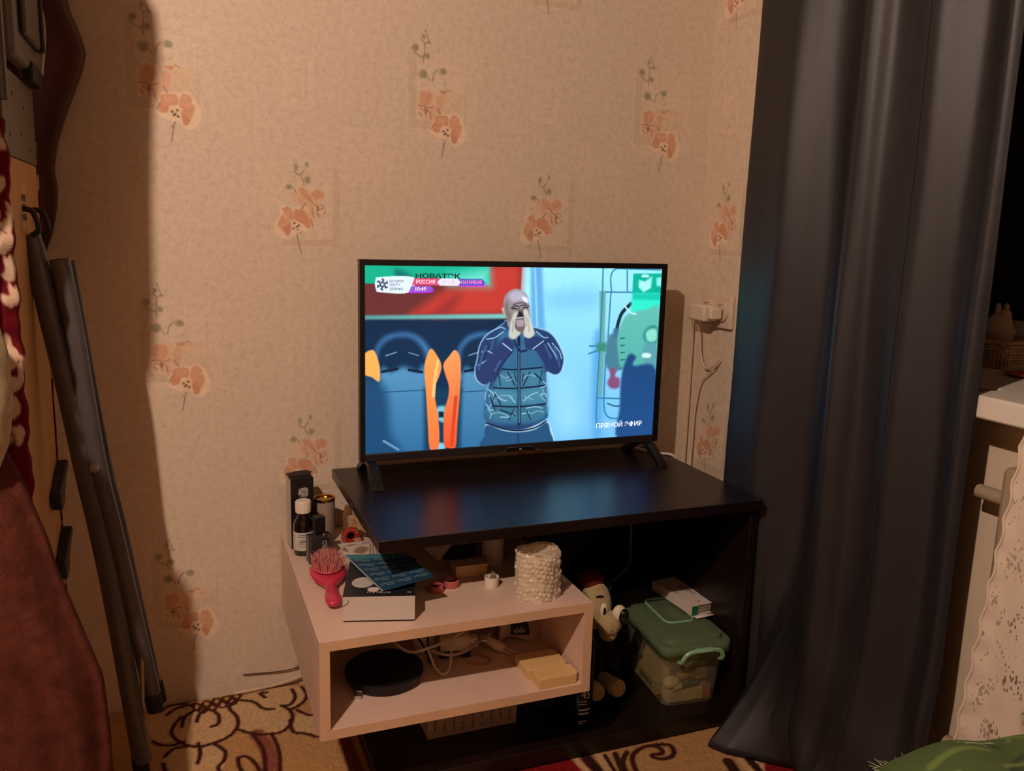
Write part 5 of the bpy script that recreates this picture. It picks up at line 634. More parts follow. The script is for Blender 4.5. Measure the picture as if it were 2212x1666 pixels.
# green storage tub
def film(name, tint, op, gl=.10, rough=.12):
    m = bpy.data.materials.new(name); m.use_nodes = True; nt = m.node_tree; N = nt.nodes; K = nt.links; N.remove(N['Principled BSDF'])
    tr = N.new('ShaderNodeBsdfTransparent'); tr.inputs[0].default_value = L4(tint); df = N.new('ShaderNodeBsdfPrincipled'); df.inputs['Base Color'].default_value = L4(tint); df.inputs['Roughness'].default_value = rough
    nz = N.new('ShaderNodeTexNoise'); nz.inputs['Scale'].default_value = 40; mr = N.new('ShaderNodeMapRange'); mr.inputs[3].default_value = op * .7; mr.inputs[4].default_value = op * 1.3; K.new(nz.outputs[0], mr.inputs[0])
    mx = N.new('ShaderNodeMixShader'); K.new(mr.outputs[0], mx.inputs[0]); K.new(tr.outputs[0], mx.inputs[1]); K.new(df.outputs[0], mx.inputs[2]); K.new(mx.outputs[0], N['Material Output'].inputs[0]); MATS[name] = m; return m
tubm = film('tub_clear_plastic', (232, 230, 212), .10); lidm = film('tub_green_lid', (178, 200, 164), .26)
TR = math.radians(-5); TL = Vector((1.408, -.305, ZB + .0006))
tu = thing('storage_tub', 'clear plastic storage tub with green lid and clip handle full of medicines', 'storage box', TL, TR)
def rrect(hx, hy, r, n=6): return [(sx_ * (hx - r) + r * math.cos(a0 + k * PI / 2 / n), sy_ * (hy - r) + r * math.sin(a0 + k * PI / 2 / n)) for sx_, sy_, a0 in ((1, 1, 0), (-1, 1, PI / 2), (-1, -1, PI), (1, -1, 1.5 * PI)) for k in range(n + 1)]
def rings(levels):
    g = G(); rs = [[(x, y, z) for x, y in rrect(hx, hy, r)] for hx, hy, r, z in levels]; n = len(rs[0]); v = [p for q in rs for p in q]; f = []
    for i in range(len(rs) - 1): f += [(i * n + k, i * n + (k + 1) % n, (i + 1) * n + (k + 1) % n, (i + 1) * n + k) for k in range(n)]
    return g, v, f, n
g, v, f, n = rings([(.058, .116, .018, .0), (.062, .120, .020, .004), (.073, .132, .022, .134), (.078, .138, .022, .135), (.078, .138, .022, .139)]); f.append(tuple(range(n - 1, -1, -1))); g.add(v, f).build('tub', tubm, tu, solid=.0018, world=False)
g, v, f, n = rings([(.0815, .144, .024, .126), (.082, .1445, .024, .142), (.080, .142, .023, .147), (.068, .130, .022, .148), (.066, .128, .021, .156), (.058, .120, .02, .158)]); f.append(tuple((len(v) // n - 1) * n + k for k in range(n))); g.add(v, f).build('lid', lidm, tu, solid=.0018, world=False)
G().tube([(x, y, .1605) for x, y in rrect(.034, .060, .016)], .0026, 6, closed=True).build('lid_rim', M('mint_plastic', (140, 186, 150), .35, .05), tu, world=False)
mint = M('mint_plastic', (0, 0, 0))
hp = [(-.046, -.145, .116), (-.046, -.156, .120), (-.044, -.161, .132), (-.036, -.163, .142), (-.018, -.164, .146), (.018, -.164, .146), (.036, -.163, .142), (.044, -.161, .132), (.046, -.156, .120), (.046, -.145, .116)]
G().tube(spline(hp, 4), .0052, 8, flat=.8).build('clip_handle', mint, tu, world=False); G().box(-.020, .020, -.170, -.158, .144, .151).build('handle_grip', mint, tu, bevel=.002, world=False)
def tubpos(x, y, z): q = Matrix.Rotation(TR, 3, 'Z') @ Vector((x, y, z)); return TL + q
def inside(name, bld, mat, label, cat, x, y, z, rz=0., extra=None):
    e = thing(name, label, cat, tubpos(x, y, z), TR + rz); bld(G()).build('body', mat, e, world=False, bevel=0)
    if extra: extra(e)
    return e
mc = M('med_card', (206, 188, 160), .6, .08, 30); mp_ = M('med_print', (190, 130, 118), .6, .05); mg = M('med_green', (92, 110, 84), .5)
def stripe(m, *bx): return lambda e: G().box(*bx).build('printed_band', m, e, world=False)
inside('medicine_box', lambda g: g.box(-.050, .050, -.014, .014, 0, .026), M('med_card_pale', (222, 204, 178), .6, .06), 'long pale medicine box at the front bottom of the tub', 'medicine box', .004, -.094, .0035, 0, stripe(mp_, .030, .0505, -.0146, .0146, -.0004, .0264))
inside('medicine_box', lambda g: g.box(-.016, .016, -.060, .060, 0, .030), mc, 'medicine box along the left wall of the tub', 'medicine box', -.0415, -.012, .0035, 0, stripe(ink_g, -.0166, -.0155, -.04, .02, .008, .020))
inside('pill_vial', lambda g: g.lathe([(0, -.020), (.0125, -.020), (.0135, -.018), (.0135, .020), (0, .020)], axis='x'), M('amber_label', (206, 176, 120), .5, .2, 150), 'amber ribbed pill vial lying across the tub', 'pill bottle', -.004, -.082, .052, .2, lambda e: G().lathe([(0, -.032), (.0105, -.032), (.0115, -.030), (.0115, -.0205), (0, -.0205)], axis='x').build('cap', M('amber_cap', (140, 92, 50), .4), e, world=False))
inside('dropper_bottle', lambda g: g.lathe([(0, -.022), (.0085, -.022), (.0085, .020), (0, .020)], axis='x'), mg, 'small green-labelled dropper bottle with white cap in the tub', 'bottle', .004, -.100, .038, .12, lambda e: G().lathe([(0, -.040), (.0080, -.040), (.0095, -.038), (.0095, -.0225), (0, -.0225)], axis='x').build('cap', wcap, e, world=False))
inside('medicine_box', lambda g: g.box(-.020, .020, -.012, .012, 0, .030), M('med_yellow', (196, 158, 92), .6, .1, 40), 'small yellowish medicine box at the right of the tub', 'medicine box', .040, -.070, .032, -.15)
inside('medicine_box', lambda g: g.box(-.014, .014, -.045, .045, 0, .046), mc, 'upright cream medicine box leaning at the left of the tub', 'medicine box', -.035, -.040, .036, .15)
inside('medicine_box', lambda g: g.box(-.030, .030, -.050, .050, 0, .050), M('med_brown', (160, 128, 92), .6, .15, 30), 'brownish medicine box at the back of the tub', 'medicine box', .018, .050, .004)
inside('medicine_box', lambda g: g.box(-.024, .024, -.040, .040, 0, .022), M('med_card_grey', (180, 164, 140), .6, .1, 30), 'greyish medicine box lying flat in the middle of the tub', 'medicine box', .022, -.018, .062, .3)
inside('pill_blister', lambda g: g.box(-.022, .022, -.030, .030, 0, .003), M('blister_foil', (176, 170, 156), .3, .1, 60, metal=.4), 'pill blister leaning on top of the medicines in the tub', 'blister', -.014, -.056, .086, .5)
inside('cotton_roll', lambda g: g.blob((0, 0, 0), (.020, .014, .014)), M('cotton', (224, 210, 186), .95), 'white cotton roll beside the amber vial in the tub', 'cotton', -.036, -.100, .046)
# pill box on the lid
pb = thing('pill_box', 'open white pill carton with green edge on the tub lid', 'medicine box', (1.462, -.286, TL.z + .1637), math.radians(4))
pbw = M('pill_card', (224, 210, 198), .55, .02)
g = G(); g.box(-.031, .031, -.066, .084, 0, .0006); g.box(-.031, .031, -.066, .084, .0214, .022); g.box(-.031, -.0304, -.066, .084, .0006, .0214); g.box(.0304, .031, -.066, .084, .0006, .0214); g.box(-.0304, .0304, .0834, .084, .0006, .0214)
g.build('carton', pbw, pb, world=False, smooth=False)
G().add([(-.030, -.066, .0003), (.030, -.066, .0003), (.034, -.078, -.0008), (-.026, -.079, -.0008)], [(0, 1, 2, 3)]).build('open_flap', pbw, pb, solid=.0005, world=False)
G().box(-.0312, -.016, -.0672, -.0662, .0006, .0214).build('green_flap', M('green_print', (22, 112, 62), .5), pb, world=False)
G().box(-.014, .028, -.063, .05, .003, .018).build('blister', M('blister_foil', (0, 0, 0)), pb, bevel=.002, world=False)
lettering('KETOROL', .056, .011, (.010, .040, .0224), (0, -1, 0), (1, 0, 0), ink_k, pb, world=False)
for i, (x, y0, y1) in enumerate(((.004, .036, .000), (-.002, .034, .012), (-.017, .050, -.01), (-.021, .046, .0), (.024, -.02, -.045))): G().box(x, x + .0012, y1, y0, .0221, .0225).build('printed_line', ink_g, pb, world=False)
G().box(-.002, .002, -.05, -.046, .0221, .0226).build('red_mark', M('red_ink', (170, 40, 40), .5), pb, world=False)
cable('power_lead', [(1.300, -.15, .16), (1.33, -.148, .205), (1.372, -.128, .216), (1.42, -.10, .232), (1.44, -.07, .27), (1.45, -.05, .35)], .0035, M('grey_cable', (120, 108, 100), .5), 'grey cable arching behind the storage tub')

# ------------------------------------------------------------------ socket and leads on the right wall
ol = thing('wall_socket', 'white double wall socket beside the curtain', 'socket', (XR - .006, -.10, .812))
sok = M('socket_white', (214, 192, 170), .45, .02)
bxo('plate', sok, ol, XR - .012, XR - .0006, -.160, -.043, .812, .890, .003)
for y in (-.073, -.130):
    G().lathe([(.0225, 0), (.0225, .006), (.0200, .007), (.0190, .003), (0, .003)], axis='x', n=28).build('well', sok, ol)
    o = ol.children[-1]
    for v in o.data.vertices: v.co = (XR - .012 - v.co.x, v.co.y + y, v.co.z + .851)
ad = thing('plug_adapter', 'white box charger plugged into the wall socket', 'charger', (XR - .04, -.085, .826))
bxo('body', wplast, ad, 1.572, 1.614, -.122, -.058, .828, .866, .004)
bxo('side_key', wplast, ad, 1.580, 1.612, -.140, -.1225, .834, .862, .004)
cable('adapter_cable', [(1.592, -.066, .829), (1.594, -.064, .818), (1.606, -.058, .795), (1.618, -.055, .740), (1.620, -.075, .708), (1.619, -.115, .722), (1.618, -.131, .738), (1.620, -.110, .712), (1.622, -.080, .690), (1.622, -.056, .665), (1.622, -.040, .600), (1.620, -.040, .530), (1.612, -.045, .440), (1.60, -.05, .33)], .0022, wc, 'thin white cable looping down from the plug adapter')
cable('antenna_cable', [(1.578, -.058, .848), (1.590, -.040, .846), (1.610, -.020, .815), (1.621, -.011, .770), (1.622, -.010, .570), (1.620, -.012, .440), (1.616, -.02, .30)], .0020, M('beige_cord', (200, 172, 146), .6), 'beige lead running straight down the wall corner')
cable('floor_cable', [(.50, -.012, .012), (.56, -.012, .014), (.61, -.013, .020), (.65, -.014, .030), (.70, -.016, .032), (.76, -.03, .02)], .0032, M('ivory_cord', (206, 184, 156), .5), 'ivory cable along the foot of the back wall')
cable('floor_cable', [(.52, -.006, .050), (.59, -.006, .044), (.63, -.007, .046), (.67, -.008, .055)], .0014, M('brown_cord', (80, 52, 36), .6), 'thin brown wire tacked above the carpet on the wall')

# ------------------------------------------------------------------ curtain, lace, window things
cl_ = M('navy_curtain_cloth', (29, 28, 32), .51, .06, 3, spec=.6, bump=.12, bscale=700)
# plan of the folds: (y, x) from the far edge to the near edge, at head height
FOLD = [(-.312, 1.545), (-.322, 1.520), (-.345, 1.513), (-.385, 1.5135), (-.420, 1.513), (-.442, 1.518), (-.470, 1.540), (-.500, 1.566), (-.525, 1.572), (-.560, 1.556), (-.600, 1.525), (-.632, 1.498), (-.652, 1.487), (-.672, 1.496), (-.692, 1.514), (-.722, 1.519), (-.752, 1.515), (-.775, 1.517), (-.805, 1.538), (-.832, 1.553), (-.858, 1.546), (-.884, 1.530), (-.898, 1.540)]
FL = spline([(x, y, 0) for y, x in FOLD], 8)
HEM = [(.262, (1.520, -.480)), (.300, (1.455, -.487)), (.335, (1.392, -.500)), (.362, (1.370, -.518)), (.395, (1.392, -.552)), (.44, (1.442, -.590)), (.50, (1.490, -.625)), (.57, (1.478, -.668)), (.68, (1.462, -.715)), (.82, (1.482, -.790)), (.92, (1.500, -.850)), (1., (1.520, -.895))]
def curtain(u, v):
    z = .012 + v * 2.28; i = u * (len(FL) - 1); a = min(int(i), len(FL) - 2); p = FL[a].lerp(FL[a + 1], i - a)
    x, y = p.x, p.y; x = 1.516 + (x - 1.516) * (1 + .10 * math.sin(z * 1.7 + 1))
    y += .014 * (1.1 - z) * (1 - u) * (1 if z > .6 else max(0, z - .4) * 5) + .004 * math.sin(z * 2.3 + u * 7) * min(1, u * 4)
    x += .0016 * math.sin(z * 9 + u * 31) + .0022 * math.sin(z * 3.1 - u * 19)
    if z < .52 and u > HEM[0][0]:                   # the hem kicks out over the carpet
        t = (1 - z / .52) ** 2.5
        for k in range(len(HEM) - 1):
            if HEM[k][0] <= u <= HEM[k + 1][0]:
                s = (u - HEM[k][0]) / (HEM[k + 1][0] - HEM[k][0]); hx = HEM[k][1][0] * (1 - s) + HEM[k + 1][1][0] * s; hy = HEM[k][1][1] * (1 - s) + HEM[k + 1][1][1] * s; break
        x += (hx - x) * t; y += (hy - y) * t
        if u > .44: x += .010 * t * math.sin(z * 30 + u * 16); y += .010 * t * math.sin(z * 21 + u * 9)
    if z < .52 and y > -.482: x = max(x, 1.5125)
    return (x, y, z)
ct_ = thing('curtain', 'heavy dark navy curtain hanging in deep folds beside the stand', 'curtain', (1.51, -.62, .01))
G().grid(curtain, 230, 200).build('cloth', cl_, ct_, solid=.0025, off=0)
def hem(u):
    p = curtain(u, .5); return p
ui = .735
G().tube([Vector(curtain(ui, k / 120)) + Vector((-.0022, -.0005, 0)) for k in range(2, 121)], .0007, 4).build('seam', M('curtain_thread', (34, 32, 38), .7), ct_)
rd = thing('curtain_rod', 'dark curtain rod above the window', 'curtain rod', (1.51, -1.1, 2.31))
G().tube([(1.51, -.20, 2.31), (1.51, -2.15, 2.31)], .012, 12).build('rod', M('rod_brown', (60, 40, 30), .35, metal=.4), rd)
for y in (-.20, -2.15): G().blob((1.51, y, 2.31), (.02, .02, .02)).build('finial', M('rod_brown', (0, 0, 0)), rd)
for y in (-.26, -2.08): G().tube([(1.51, y, 2.31), (XR, y, 2.31)], .007, 8).build('bracket', M('rod_brown', (0, 0, 0)), rd)

lace = bpy.data.materials.new('lace_tulle'); lace.use_nodes = True; N = lace.node_tree.nodes; K = lace.node_tree.links; b = N['Principled BSDF']
b.inputs['Base Color'].default_value = L4((206, 192, 176)); b.inputs['Roughness'].default_value = .85
tc = N.new('ShaderNodeTexCoord'); mp1 = N.new('ShaderNodeMapping'); mp1.inputs['Scale'].default_value = (1, 1.6, .8); K.new(tc.outputs['Object'], mp1.inputs[0])
vo = N.new('ShaderNodeTexVoronoi'); vo.inputs['Scale'].default_value = 150; K.new(mp1.outputs[0], vo.inputs['Vector'])
nz = N.new('ShaderNodeTexNoise'); nz.inputs['Scale'].default_value = 16; nz.inputs['Detail'].default_value = 3; nz.inputs['Distortion'].default_value = 1.5; K.new(tc.outputs['Object'], nz.inputs['Vector'])
r1 = N.new('ShaderNodeMapRange'); r1.inputs[1].default_value = .40; r1.inputs[2].default_value = .62; r1.inputs[3].default_value = .0; r1.inputs[4].default_value = .46; K.new(nz.outputs[0], r1.inputs[0])
gt = N.new('ShaderNodeMath'); gt.operation = 'GREATER_THAN'; K.new(vo.outputs['Distance'], gt.inputs[0]); K.new(r1.outputs[0], gt.inputs[1])
mxa = N.new('ShaderNodeMapRange'); mxa.inputs[3].default_value = .25; mxa.inputs[4].default_value = 1.; K.new(gt.outputs[0], mxa.inputs[0]); K.new(mxa.outputs[0], b.inputs['Alpha'])
bp = N.new('ShaderNodeBump'); bp.inputs['Strength'].default_value = .6; bp.inputs['Distance'].default_value = .002; K.new(nz.outputs[0], bp.inputs['Height']); K.new(bp.outputs[0], b.inputs['Normal'])
def lacefn(u, v):
    z = .02 + v * 2.27; y0 = -1.004 - .075 * max(0, (z - .25)) ** 1.2; sc_ = .006 * abs(math.sin(z * 62))
    y = y0 - sc_ - u * .85 * (1 - .12 * v)
    return (1.462 + .030 * math.sin(u * 26 + z * .6) - .03 * (1 - v) * (1 - u) + .008 * math.sin(u * 60 + z * 3), y, z)
ln = thing('lace_curtain', 'white lace net curtain with scalloped edge in front of the window', 'curtain', (1.44, -1.4, .02))
G().grid(lacefn, 120, 240).build('net', lace, ln)
G().tube([Vector(lacefn(0, k / 239)) + Vector((-.001, .001, 0)) for k in range(0, 240)], .0018, 5).build('scalloped_edge', M('lace_thread', (214, 200, 184), .8), ln)

ra = thing('radiator', 'white panel radiator under the window sill', 'radiator', (1.60, -1.4, .12))
rmat = M('radiator_enamel', (158, 144, 120), .45, .04, 10)
for k in range(12): G().box(1.575, 1.612, -.995 - k * .075, -.928 - k * .075, .14, .695).build('section', rmat, ra, bevel=.010)
for z in (.20, .64): G().tube([(1.594, -.88, z), (1.594, -1.80, z)], .012, 10).build('header_pipe', rmat, ra)
for y in (-.95, -1.70): G().tube([(1.594, y, .0005), (1.594, y, .15)], .011, 10).build('foot', rmat, ra)
bk = thing('wicker_basket', 'small beige woven basket on the window sill', 'basket', (1.885, -.655, .8005))
wick = M('wicker', (186, 152, 112), .8, .25, 60)
g = G(); g.box(-.060, .060, -.050, .050, .0, .004); g.build('base', wick, bk, world=False)
for k in range(7):
    z = .006 + k * .0058; pts = [(x + .0018 * math.sin(i * 1.9 + k * PI), y + .0018 * math.cos(i * 1.9 + k * PI), z) for i, (x, y) in enumerate(rrect(.060 + k * .0012, .050 + k * .0012, .02, 8))]
    G().tube(pts, .0030, 6, closed=True).build('woven_strand', wick, bk, world=False)
for i, (x, y) in enumerate(rrect(.0640, .0540, .02, 5)): G().tube([(x, y, .002), (x * 1.05, y * 1.05, .048)], .0022, 5).build('stake', wick, bk, world=False)
G().tube([(x, y, .049) for x, y in rrect(.069, .059, .022, 6)], .0038, 8, closed=True).build('rim', wick, bk, world=False)
shp = G(); shp.blob((0, 0, .050), (.030, .026, .042), 20, 14, lambda d: 1 + .08 * math.sin(d.z * 9) + .06 * math.sin(d.x * 8)); shp.blob((.004, -.004, .088), (.013, .012, .014)); shp.blob((-.008, .002, .100), (.006, .005, .012)); shp.blob((.012, .0, .101), (.005, .005, .011))
o = shp.build('ceramic_figurine', M('bisque', (206, 176, 146), .6, .1, 40)); o.location = (1.895, -.640, .8045); tag(o, 'pale ceramic figurine standing in the sill basket', 'figurine')
crumple((1.925, -.585, .8003), (.030, .030, .020), 'paper_ball', card_w, 'crumpled white paper by the basket on the sill', 'paper', .25)
crumple((1.800, -.800, .8003), (.040, .055, .005), 'orange_cloth', M('orange_cloth', (196, 110, 74), .9, .2, 30), 'orange cloth lying flat on the window sill', 'cloth', .2)

# bed corner with a green cushion
bdm = M('bed_cover', (120, 96, 84), .9, .1, 20)
be = thing('bed', 'low bed with a plain cover just below the picture', 'bed', (1.0, -1.75, 0))
G().box(.62, 1.36, -2.45, -1.165, .10, .26).build('base', M('bed_frame', (90, 60, 42), .5, .2, 10), be, bevel=.01); G().box(.62, 1.36, -2.45, -1.165, .2605, .3665).build('mattress', bdm, be, bevel=.03)
for x in (.66, 1.32):
    for y in (-2.41, -1.205): G().box(x - .025, x + .025, y - .025, y + .025, .009, .10).build('leg', M('bed_frame', (0, 0, 0)), be)
cu_ = Canvas(40, 40, 150, 150, (66, 86, 44)); rq = random.Random(8)
for k in range(70):
    x, y, a, L_ = rq.uniform(0, 40), rq.uniform(0, 40), rq.uniform(-.6, .9), rq.uniform(3, 10)
    cu_.line([(x, y), (x + L_ * .5 * math.cos(a), y + L_ * .5 * math.sin(a) + .8), (x + L_ * math.cos(a), y + L_ * math.sin(a))], rq.choice([(104, 124, 62), (40, 58, 34), (86, 110, 52), (122, 140, 92), (36, 50, 44)]), rq.uniform(.5, 1.6), .8)
for k in range(5): x, y = rq.uniform(5, 35), rq.uniform(20, 36); cu_.line([(x, y), (x + 5, y + .6)], (206, 210, 190), .3)
PC = Vector((1.240, -1.345, .432)); cush = thing('cushion', 'green leaf-patterned fringed cushion at the bottom right corner', 'cushion', (1.240, -1.345, .371))
def pil(sgn):
    def fn(x, y):
        u = x / 20 - 1; v = y / 20 - 1; k = np.clip((1 - u ** 4) * (1 - v ** 4), 0, 1) ** .5; hx, hy = .15, .17
        cx = u * hx * (1 - .06 * v * v); cy = v * hy * (1 - .06 * u * u); ca, sa = math.cos(-.25), math.sin(-.25)
        return PC.x + cx * ca - cy * sa, PC.y + cx * sa + cy * ca, PC.z + sgn * .060 * k + .004 * np.sin(u * 9) * k
    return fn
cm = attr_mat('cushion_print', 0, .9, .3, 400)
meshobj('upper_cover', cu_.mesh('upper_cover', pil(1), cm), cush); meshobj('lower_cover', cu_.mesh('lower_cover', pil(-1), cm), cush)
g = G(); fn = pil(0)
for k in range(260):
    t = (k / 65) % 1; s = int(k / 65); x, y = ((t * 40, 40), (40, t * 40), (t * 40, 0), (0, t * 40))[s]
    p = np.array([float(np.asarray(c)) for c in fn(np.float64(x), np.float64(y))]); o_ = np.array([p[0] - PC.x, p[1] - PC.y, 0]); o_ /= np.linalg.norm(o_) + 1e-9
    g.tube([p, p + o_ * .012 + np.array([rq.uniform(-.004, .004), rq.uniform(-.004, .004), rq.uniform(-.004, .004)])], [.0007, .0003], 4)
fr = g.build('fringe', M('fringe_thread', (150, 160, 120), .8), cush); fr['kind'] = 'stuff'

# ------------------------------------------------------------------ left: ironing board, coat, robe
ib = thing('ironing_board', 'upright folded ironing board with red floral cover and grey tube legs', 'ironing board', (.20, -.30, .006))
BXF = .206
ply = M('plywood_tan', (196, 146, 84), .6, .06, 8, stretch=(30, 30, 2), rgb2=(206, 156, 94))
bxo('board', ply, ib, BXF - .010, BXF, -.445, -.152, .030, 1.110, .002)
cc = Canvas(40, 130, 130, 420, (104, 18, 30)); rl = random.Random(4)
for k in range(230):
    x, y, a = rl.uniform(0, 40), rl.uniform(2, 128), rl.uniform(.2, 1.4)
    for j in range(4):
        a2 = a + (j - 1.5) * .38; L_ = rl.uniform(2.6, 4.6); q0 = (x + .8 * math.cos(a2), y + .8 * math.sin(a2)); q2 = (x + L_ * math.cos(a2), y + L_ * math.sin(a2)); nx_, ny_ = -math.sin(a2) * .75, math.cos(a2) * .75; q1 = (x + L_ * .62 * math.cos(a2), y + L_ * .62 * math.sin(a2))
        cc.curve([q0, (q1[0] + nx_, q1[1] + ny_), q2, (q1[0] - nx_, q1[1] - ny_)], (214, 186, 160), .25)
def coverfn(x, y):                                  # wraps the board: near edge, back face, far edge
    t = x / 40; z = .02 + y / 130 * 1.135; seg_ = np.array([0, .05, .13, .18, .25, .85, .92, 1.0]); xs = np.array([BXF + .0015, BXF + .0025, BXF - .012, BXF - .030, BXF - .036, BXF - .036, BXF - .020, BXF + .002]); ys = np.array([-.438, -.458, -.468, -.462, -.440, -.16, -.146, -.152])
    w = .002 * np.sin(z * 70 + t * 9) + .0012 * np.sin(z * 160)
    return np.interp(t, seg_, xs) + w * (t < .2), np.interp(t, seg_, ys) - w, z
cvm = attr_mat('red_cover_print', 0, .9, .4, 500, .1)
co = meshobj('cover', cc.mesh('cover', coverfn, cvm), ib); co.modifiers.new('thick', 'SOLIDIFY').thickness = .002; co['label'] = 'red cover printed with pale leaves'
stl = M('galvanised_plate', (118, 110, 98), .5, .12, 60, metal=.4)
bxo('rest_plate', stl, ib, BXF - .004, BXF + .0015, -.446, -.150, 1.1105, 1.232, .001)
g = G()
for p in ((-.40, 1.14), (-.30, 1.15), (-.22, 1.13), (-.36, 1.20), (-.26, 1.19)): g.tube([(BXF + .0012, p[0], p[1]), (BXF + .0022, p[0], p[1])], .003, 8)
g.build('plate_rivets', M('rivet_dark', (50, 44, 40), .5), ib)
gp = M('grey_frame', (112, 102, 92), .5, .08, 30, metal=.2)
G().tube([(BXF + .002, -.456, 1.18), (BXF + .002, -.458, 1.62)], .010, 10).build('rail', M('grey_tube', (88, 84, 83), .34, .06, 40, metal=.25), ib)
ir = G().box(BXF - .006, BXF + .016, -.40, -.13, 1.248, 1.40).build('iron_rest', gp, ib, bevel=.008)
G().box(BXF + .0165, BXF + .026, -.355, -.215, 1.285, 1.365).build('rest_panel', M('grey_panel', (92, 80, 70), .5), ir, bevel=.006)
G().box(BXF + .017, BXF + .030, -.213, -.19, 1.285, 1.37).build('rest_slot', M('slot_black', (12, 9, 8), .7), ir, bevel=.004)
G().tube(spline([(BXF + .012, -.145, 1.385), (BXF + .018, -.124, 1.36), (BXF + .018, -.117, 1.32), (BXF + .012, -.132, 1.26)], 6), .006, 8).build('rest_rim', M('grey_rim', (150, 140, 130), .35, metal=.4), ir)
bxo('hinge_block', M('hinge_black', (14, 11, 10), .6), ib, BXF + .0016, BXF + .020, -.27, -.17, 1.2325, 1.262, .004)
lab = bxo('maker_sticker', M('sticker_tan', (206, 164, 104), .6), ib, BXF, BXF + .0006, -.345, -.285, 1.010, 1.075)
for z in (1.020, 1.035, 1.049): G().box(BXF + .0006, BXF + .0012, -.335, -.298, z, z + .010).build('sticker_print', M('sticker_ink', (70, 56, 36), .6), lab); place(ib.children[-1], None) if False else None
# folded legs: flattened tube ends in clips, then long grey tubes
gt_ = M('grey_tube', (0, 0, 0))
def leg(pts, r, name='leg_tube'): return G().tube(spline(pts, 6), r, 14).build(name, gt_, ib)
la = leg([(.212, -.300, 1.000), (.216, -.297, .965), (.228, -.290, .870), (.243, -.280, .760), (.260, -.270, .620), (.288, -.262, .410), (.324, -.255, .045)], [.013] * 4 + [.015] * 4 + [.0165] * 29)
lb_ = leg([(.248, -.300, .962), (.252, -.298, .93), (.263, -.290, .83), (.280, -.272, .63), (.306, -.258, .450), (.346, -.235, .165)], [.015] * 31)
lc_ = leg([(.258, -.268, .958), (.272, -.262, .81), (.292, -.250, .62), (.316, -.238, .452), (.352, -.214, .168)], [.010] * 25)
for p, q in (((.3445, -.2365, .170), (.3500, -.2325, .130)), ((.3508, -.2150, .172), (.3560, -.2120, .134)), ((.3200, -.2555, .055), (.3235, -.2548, .008))): G().tube([p, q], .0145, 12).build('rubber_foot', M('rubber_black', (22, 20, 24), .7), ib)
G().tube([(.330, -.2530, .165), (.334, -.2520, .290)], .0045, 8).build('brace_wire', M('brace_steel', (170, 160, 150), .35, metal=.7), ib)
for z, y in ((1.018, -.33), (1.018, -.22)): G().tube(spline([(BXF, y, z + .02), (BXF + .014, y, z + .015), (BXF + .020, y, z - .01), (BXF + .010, y + .004, z - .02)], 5), .0042, 8).build('leg_clip', M('clip_black', (20, 17, 15), .5), ib)
for z in (.570, .445):
    G().prism([(-.27, z + .002), (-.235, z + .008), (-.19, z + .022), (-.150, z + .030), (-.148, z + .018), (-.19, z + .004), (-.215, z - .012), (-.225, z - .028), (-.255, z - .032), (-.275, z - .012)], BXF + .0006, BXF + .018, 'x').build('catch', M('clip_black', (0, 0, 0)), ib, bevel=.003)
G().tube([(.279, -.272, .615), (.278, -.286, .616)], .0085, 12).build('rivet', M('rivet_steel', (170, 165, 158), .3, metal=.8), lb_)

# brown coat hanging behind the board
coat_m = M('brown_coat_leather', (74, 34, 24), .55, .25, 12, bump=.4, bscale=40)
EDGE = [(1.75, .20), (1.62, .238), (1.50, .262), (1.39, .270), (1.35, .285), (1.318, .2935), (1.295, .290), (1.257, .276), (1.197, .253), (1.152, .239), (1.110, .232), (1.078, .236), (1.045, .233), (1.00, .224), (.95, .205)]
EZ = [e_[0] for e_ in EDGE][::-1]; EX = [e_[1] for e_ in EDGE][::-1]
def coatfn(u, v):
    z = .95 + v * .80; xe = float(np.interp(z, EZ, EX)); w = .30 + .06 * math.sin(z * 4); a = u * 2 * PI
    cx = xe - w / 2; x = cx - .009 + w / 2 * math.copysign(abs(math.cos(a)) ** .8, math.cos(a)); y = -.056 + .036 * math.sin(a) * (1 - .1 * math.sin(z * 9)) + .008 * math.sin(a * 5 + z * 5)
    return (x, y, z)
ck = thing('hanging_coat', 'dark brown coat hanging on the back wall behind the ironing board', 'coat', (.10, -.10, .95))
G().grid(coatfn, 72, 60, cu=True).build('body', coat_m, ck)
G().blob((.06, -.062, 1.745), (.11, .045, .05)).build('collar', coat_m, ck); 
G().tube([(.06, .0, 1.82), (.06, -.05, 1.815), (.06, -.07, 1.84)], .006, 8).build('hook', gt_, ck)
# terry robe in front
terry = M('terry_brown_red', (98, 52, 42), .98, .30, 40, spec=.08, bump=1.0, bscale=700, dist=.003)
RE = [(1.74, .06), (1.68, .17), (1.60, .212), (1.55, .214), (1.49, .203), (1.38, .197), (1.20, .192), (1.10, .165), (.98, .16), (.90, .165), (.80, .178), (.745, .196), (.70, .214), (.655, .228), (.60, .244), (.55, .254), (.45, .283), (.39, .300), (.30, .305), (.20, .305), (.10, .300)]
RZ = [e_[0] for e_ in RE][::-1]; RX = [e_[1] for e_ in RE][::-1]
def robefn(u, v):
    z = .10 + v * 1.64; xe = float(np.interp(z, RZ, RX)); a = u * 2 * PI; w = .52
    fold = .016 * math.sin(a * 9 + z * 3) + .010 * math.sin(a * 15 - z * 6); drape = .010 * math.sin(z * 22 + math.cos(a) * 6)
    return (xe - w / 2 + w / 2 * math.copysign(abs(math.cos(a)) ** .7, math.cos(a)), -.580 + (.062 + fold + drape * .5) * math.sin(a), z)
rb_ = thing('terry_robe', 'reddish brown terry robe hanging at the left edge', 'robe', (.0, -.58, .10))
G().grid(robefn, 160, 130, cu=True).build('body', terry, rb_)
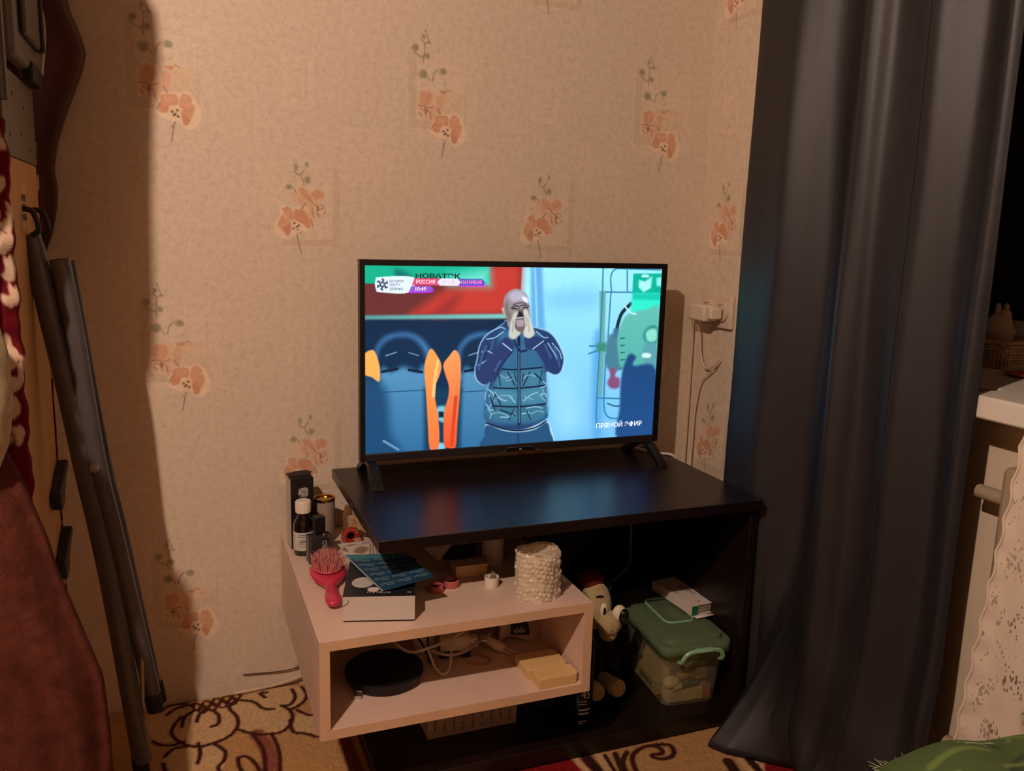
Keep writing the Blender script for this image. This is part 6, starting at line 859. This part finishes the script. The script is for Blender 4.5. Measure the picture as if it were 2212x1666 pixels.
G().blob((-.02, -.575, 1.735), (.16, .055, .05)).build('collar', terry, rb_)
fl_ = M('white_fleece', (206, 186, 150), .98, .2, 60, spec=.08, bump=1.0, bscale=700, dist=.003)
FE = [(.62, .13), (.70, .195), (.745, .213), (.80, .221), (.86, .219), (.90, .210), (.94, .18), (1.02, .12)]
def fleecefn(u, v):
    z = .62 + v * .40; xe = float(np.interp(z, [a for a, _ in FE], [c for _, c in FE])); a = -PI * (.02 + .96 * u); w = .34
    return (xe - w / 2 + w / 2 * math.cos(a), -.600 + (.098 + .004 * math.sin(a * 7 + z * 20)) * math.sin(a), z + .006 * math.sin(a * 3))
ft = G().grid(fleecefn, 90, 40).build('fleece_throw', fl_, None, solid=.010); tag(ft, 'cream fleece throw over the robe at the left edge', 'throw')
rk = thing('coat_stand', 'dark coat stand carrying the robe outside the left edge', 'coat stand', (-.02, -.58, .0065))
G().tube([(-.02, -.58, .02), (-.02, -.58, 1.90)], .016, 12).build('pole', M('stand_dark', (40, 28, 24), .4), rk)
for k in range(4): a = k * PI / 2 + .4; G().tube(spline([(-.02, -.58, .10), (-.02 + .12 * math.cos(a), -.58 + .10 * math.sin(a), .06), (-.02 + .2 * math.cos(a), -.58 + .17 * math.sin(a), .018)], 5), .010, 8).build('foot', M('stand_dark', (0, 0, 0)), rk)
for k in range(4): a = k * PI / 2; G().tube(spline([(-.02, -.58, 1.80), (-.02 + .06 * math.cos(a), -.58 + .06 * math.sin(a), 1.80), (-.02 + .09 * math.cos(a), -.58 + .09 * math.sin(a), 1.86)], 5), .006, 8).build('hook', M('stand_dark', (0, 0, 0)), rk)

# ------------------------------------------------------------------ ceiling pendant that lights the room
lp = thing('pendant_lamp', 'pendant lamp above the viewer with an added metal shade cutting upward light', 'lamp', (BULB[0], BULB[1], BULB[2]))
G().tube([(BULB[0], BULB[1], BULB[2] + .13), (BULB[0], BULB[1], HC - .03)], .004, 8).build('cord', black, lp)
G().lathe([(0, HC - .03), (.05, HC - .028), (.055, HC - .004), (0, HC - .002)], c=(BULB[0], BULB[1], 0)).build('ceiling_rose', white_paint, lp)
G().lathe([(.0, .055), (.018, .055), (.022, .07), (.022, .12), (.012, .135), (0, .135)], c=BULB).build('holder', white_paint, lp)
G().lathe([(.030, .112), (.034, .108), (.075, .060), (.115, .012), (.118, .010), (.121, .012), (.078, .064), (.036, .114), (.030, .116)], c=BULB, n=36).build('shade', M('added_shade_metal', (150, 138, 122), .5, .05, 20), lp)  # added shade, out of view: blocks upward light to weaken ceiling bounce
bl = G().lathe([(0, -.030), (.012, -.028), (.024, -.018), (.030, 0), (.027, .016), (.018, .034), (.013, .054), (0, .054)], c=BULB).build('bulb', film('bulb_glass', (255, 244, 226), .05), lp)
ld = bpy.data.lights.new('bulb_light', 'POINT'); ld.energy = BULB_WATT; ld.color = BULB_COL; ld.shadow_soft_size = BULB_R
lo = bpy.data.objects.new('bulb_light', ld); COL.objects.link(lo); lo.location = BULB
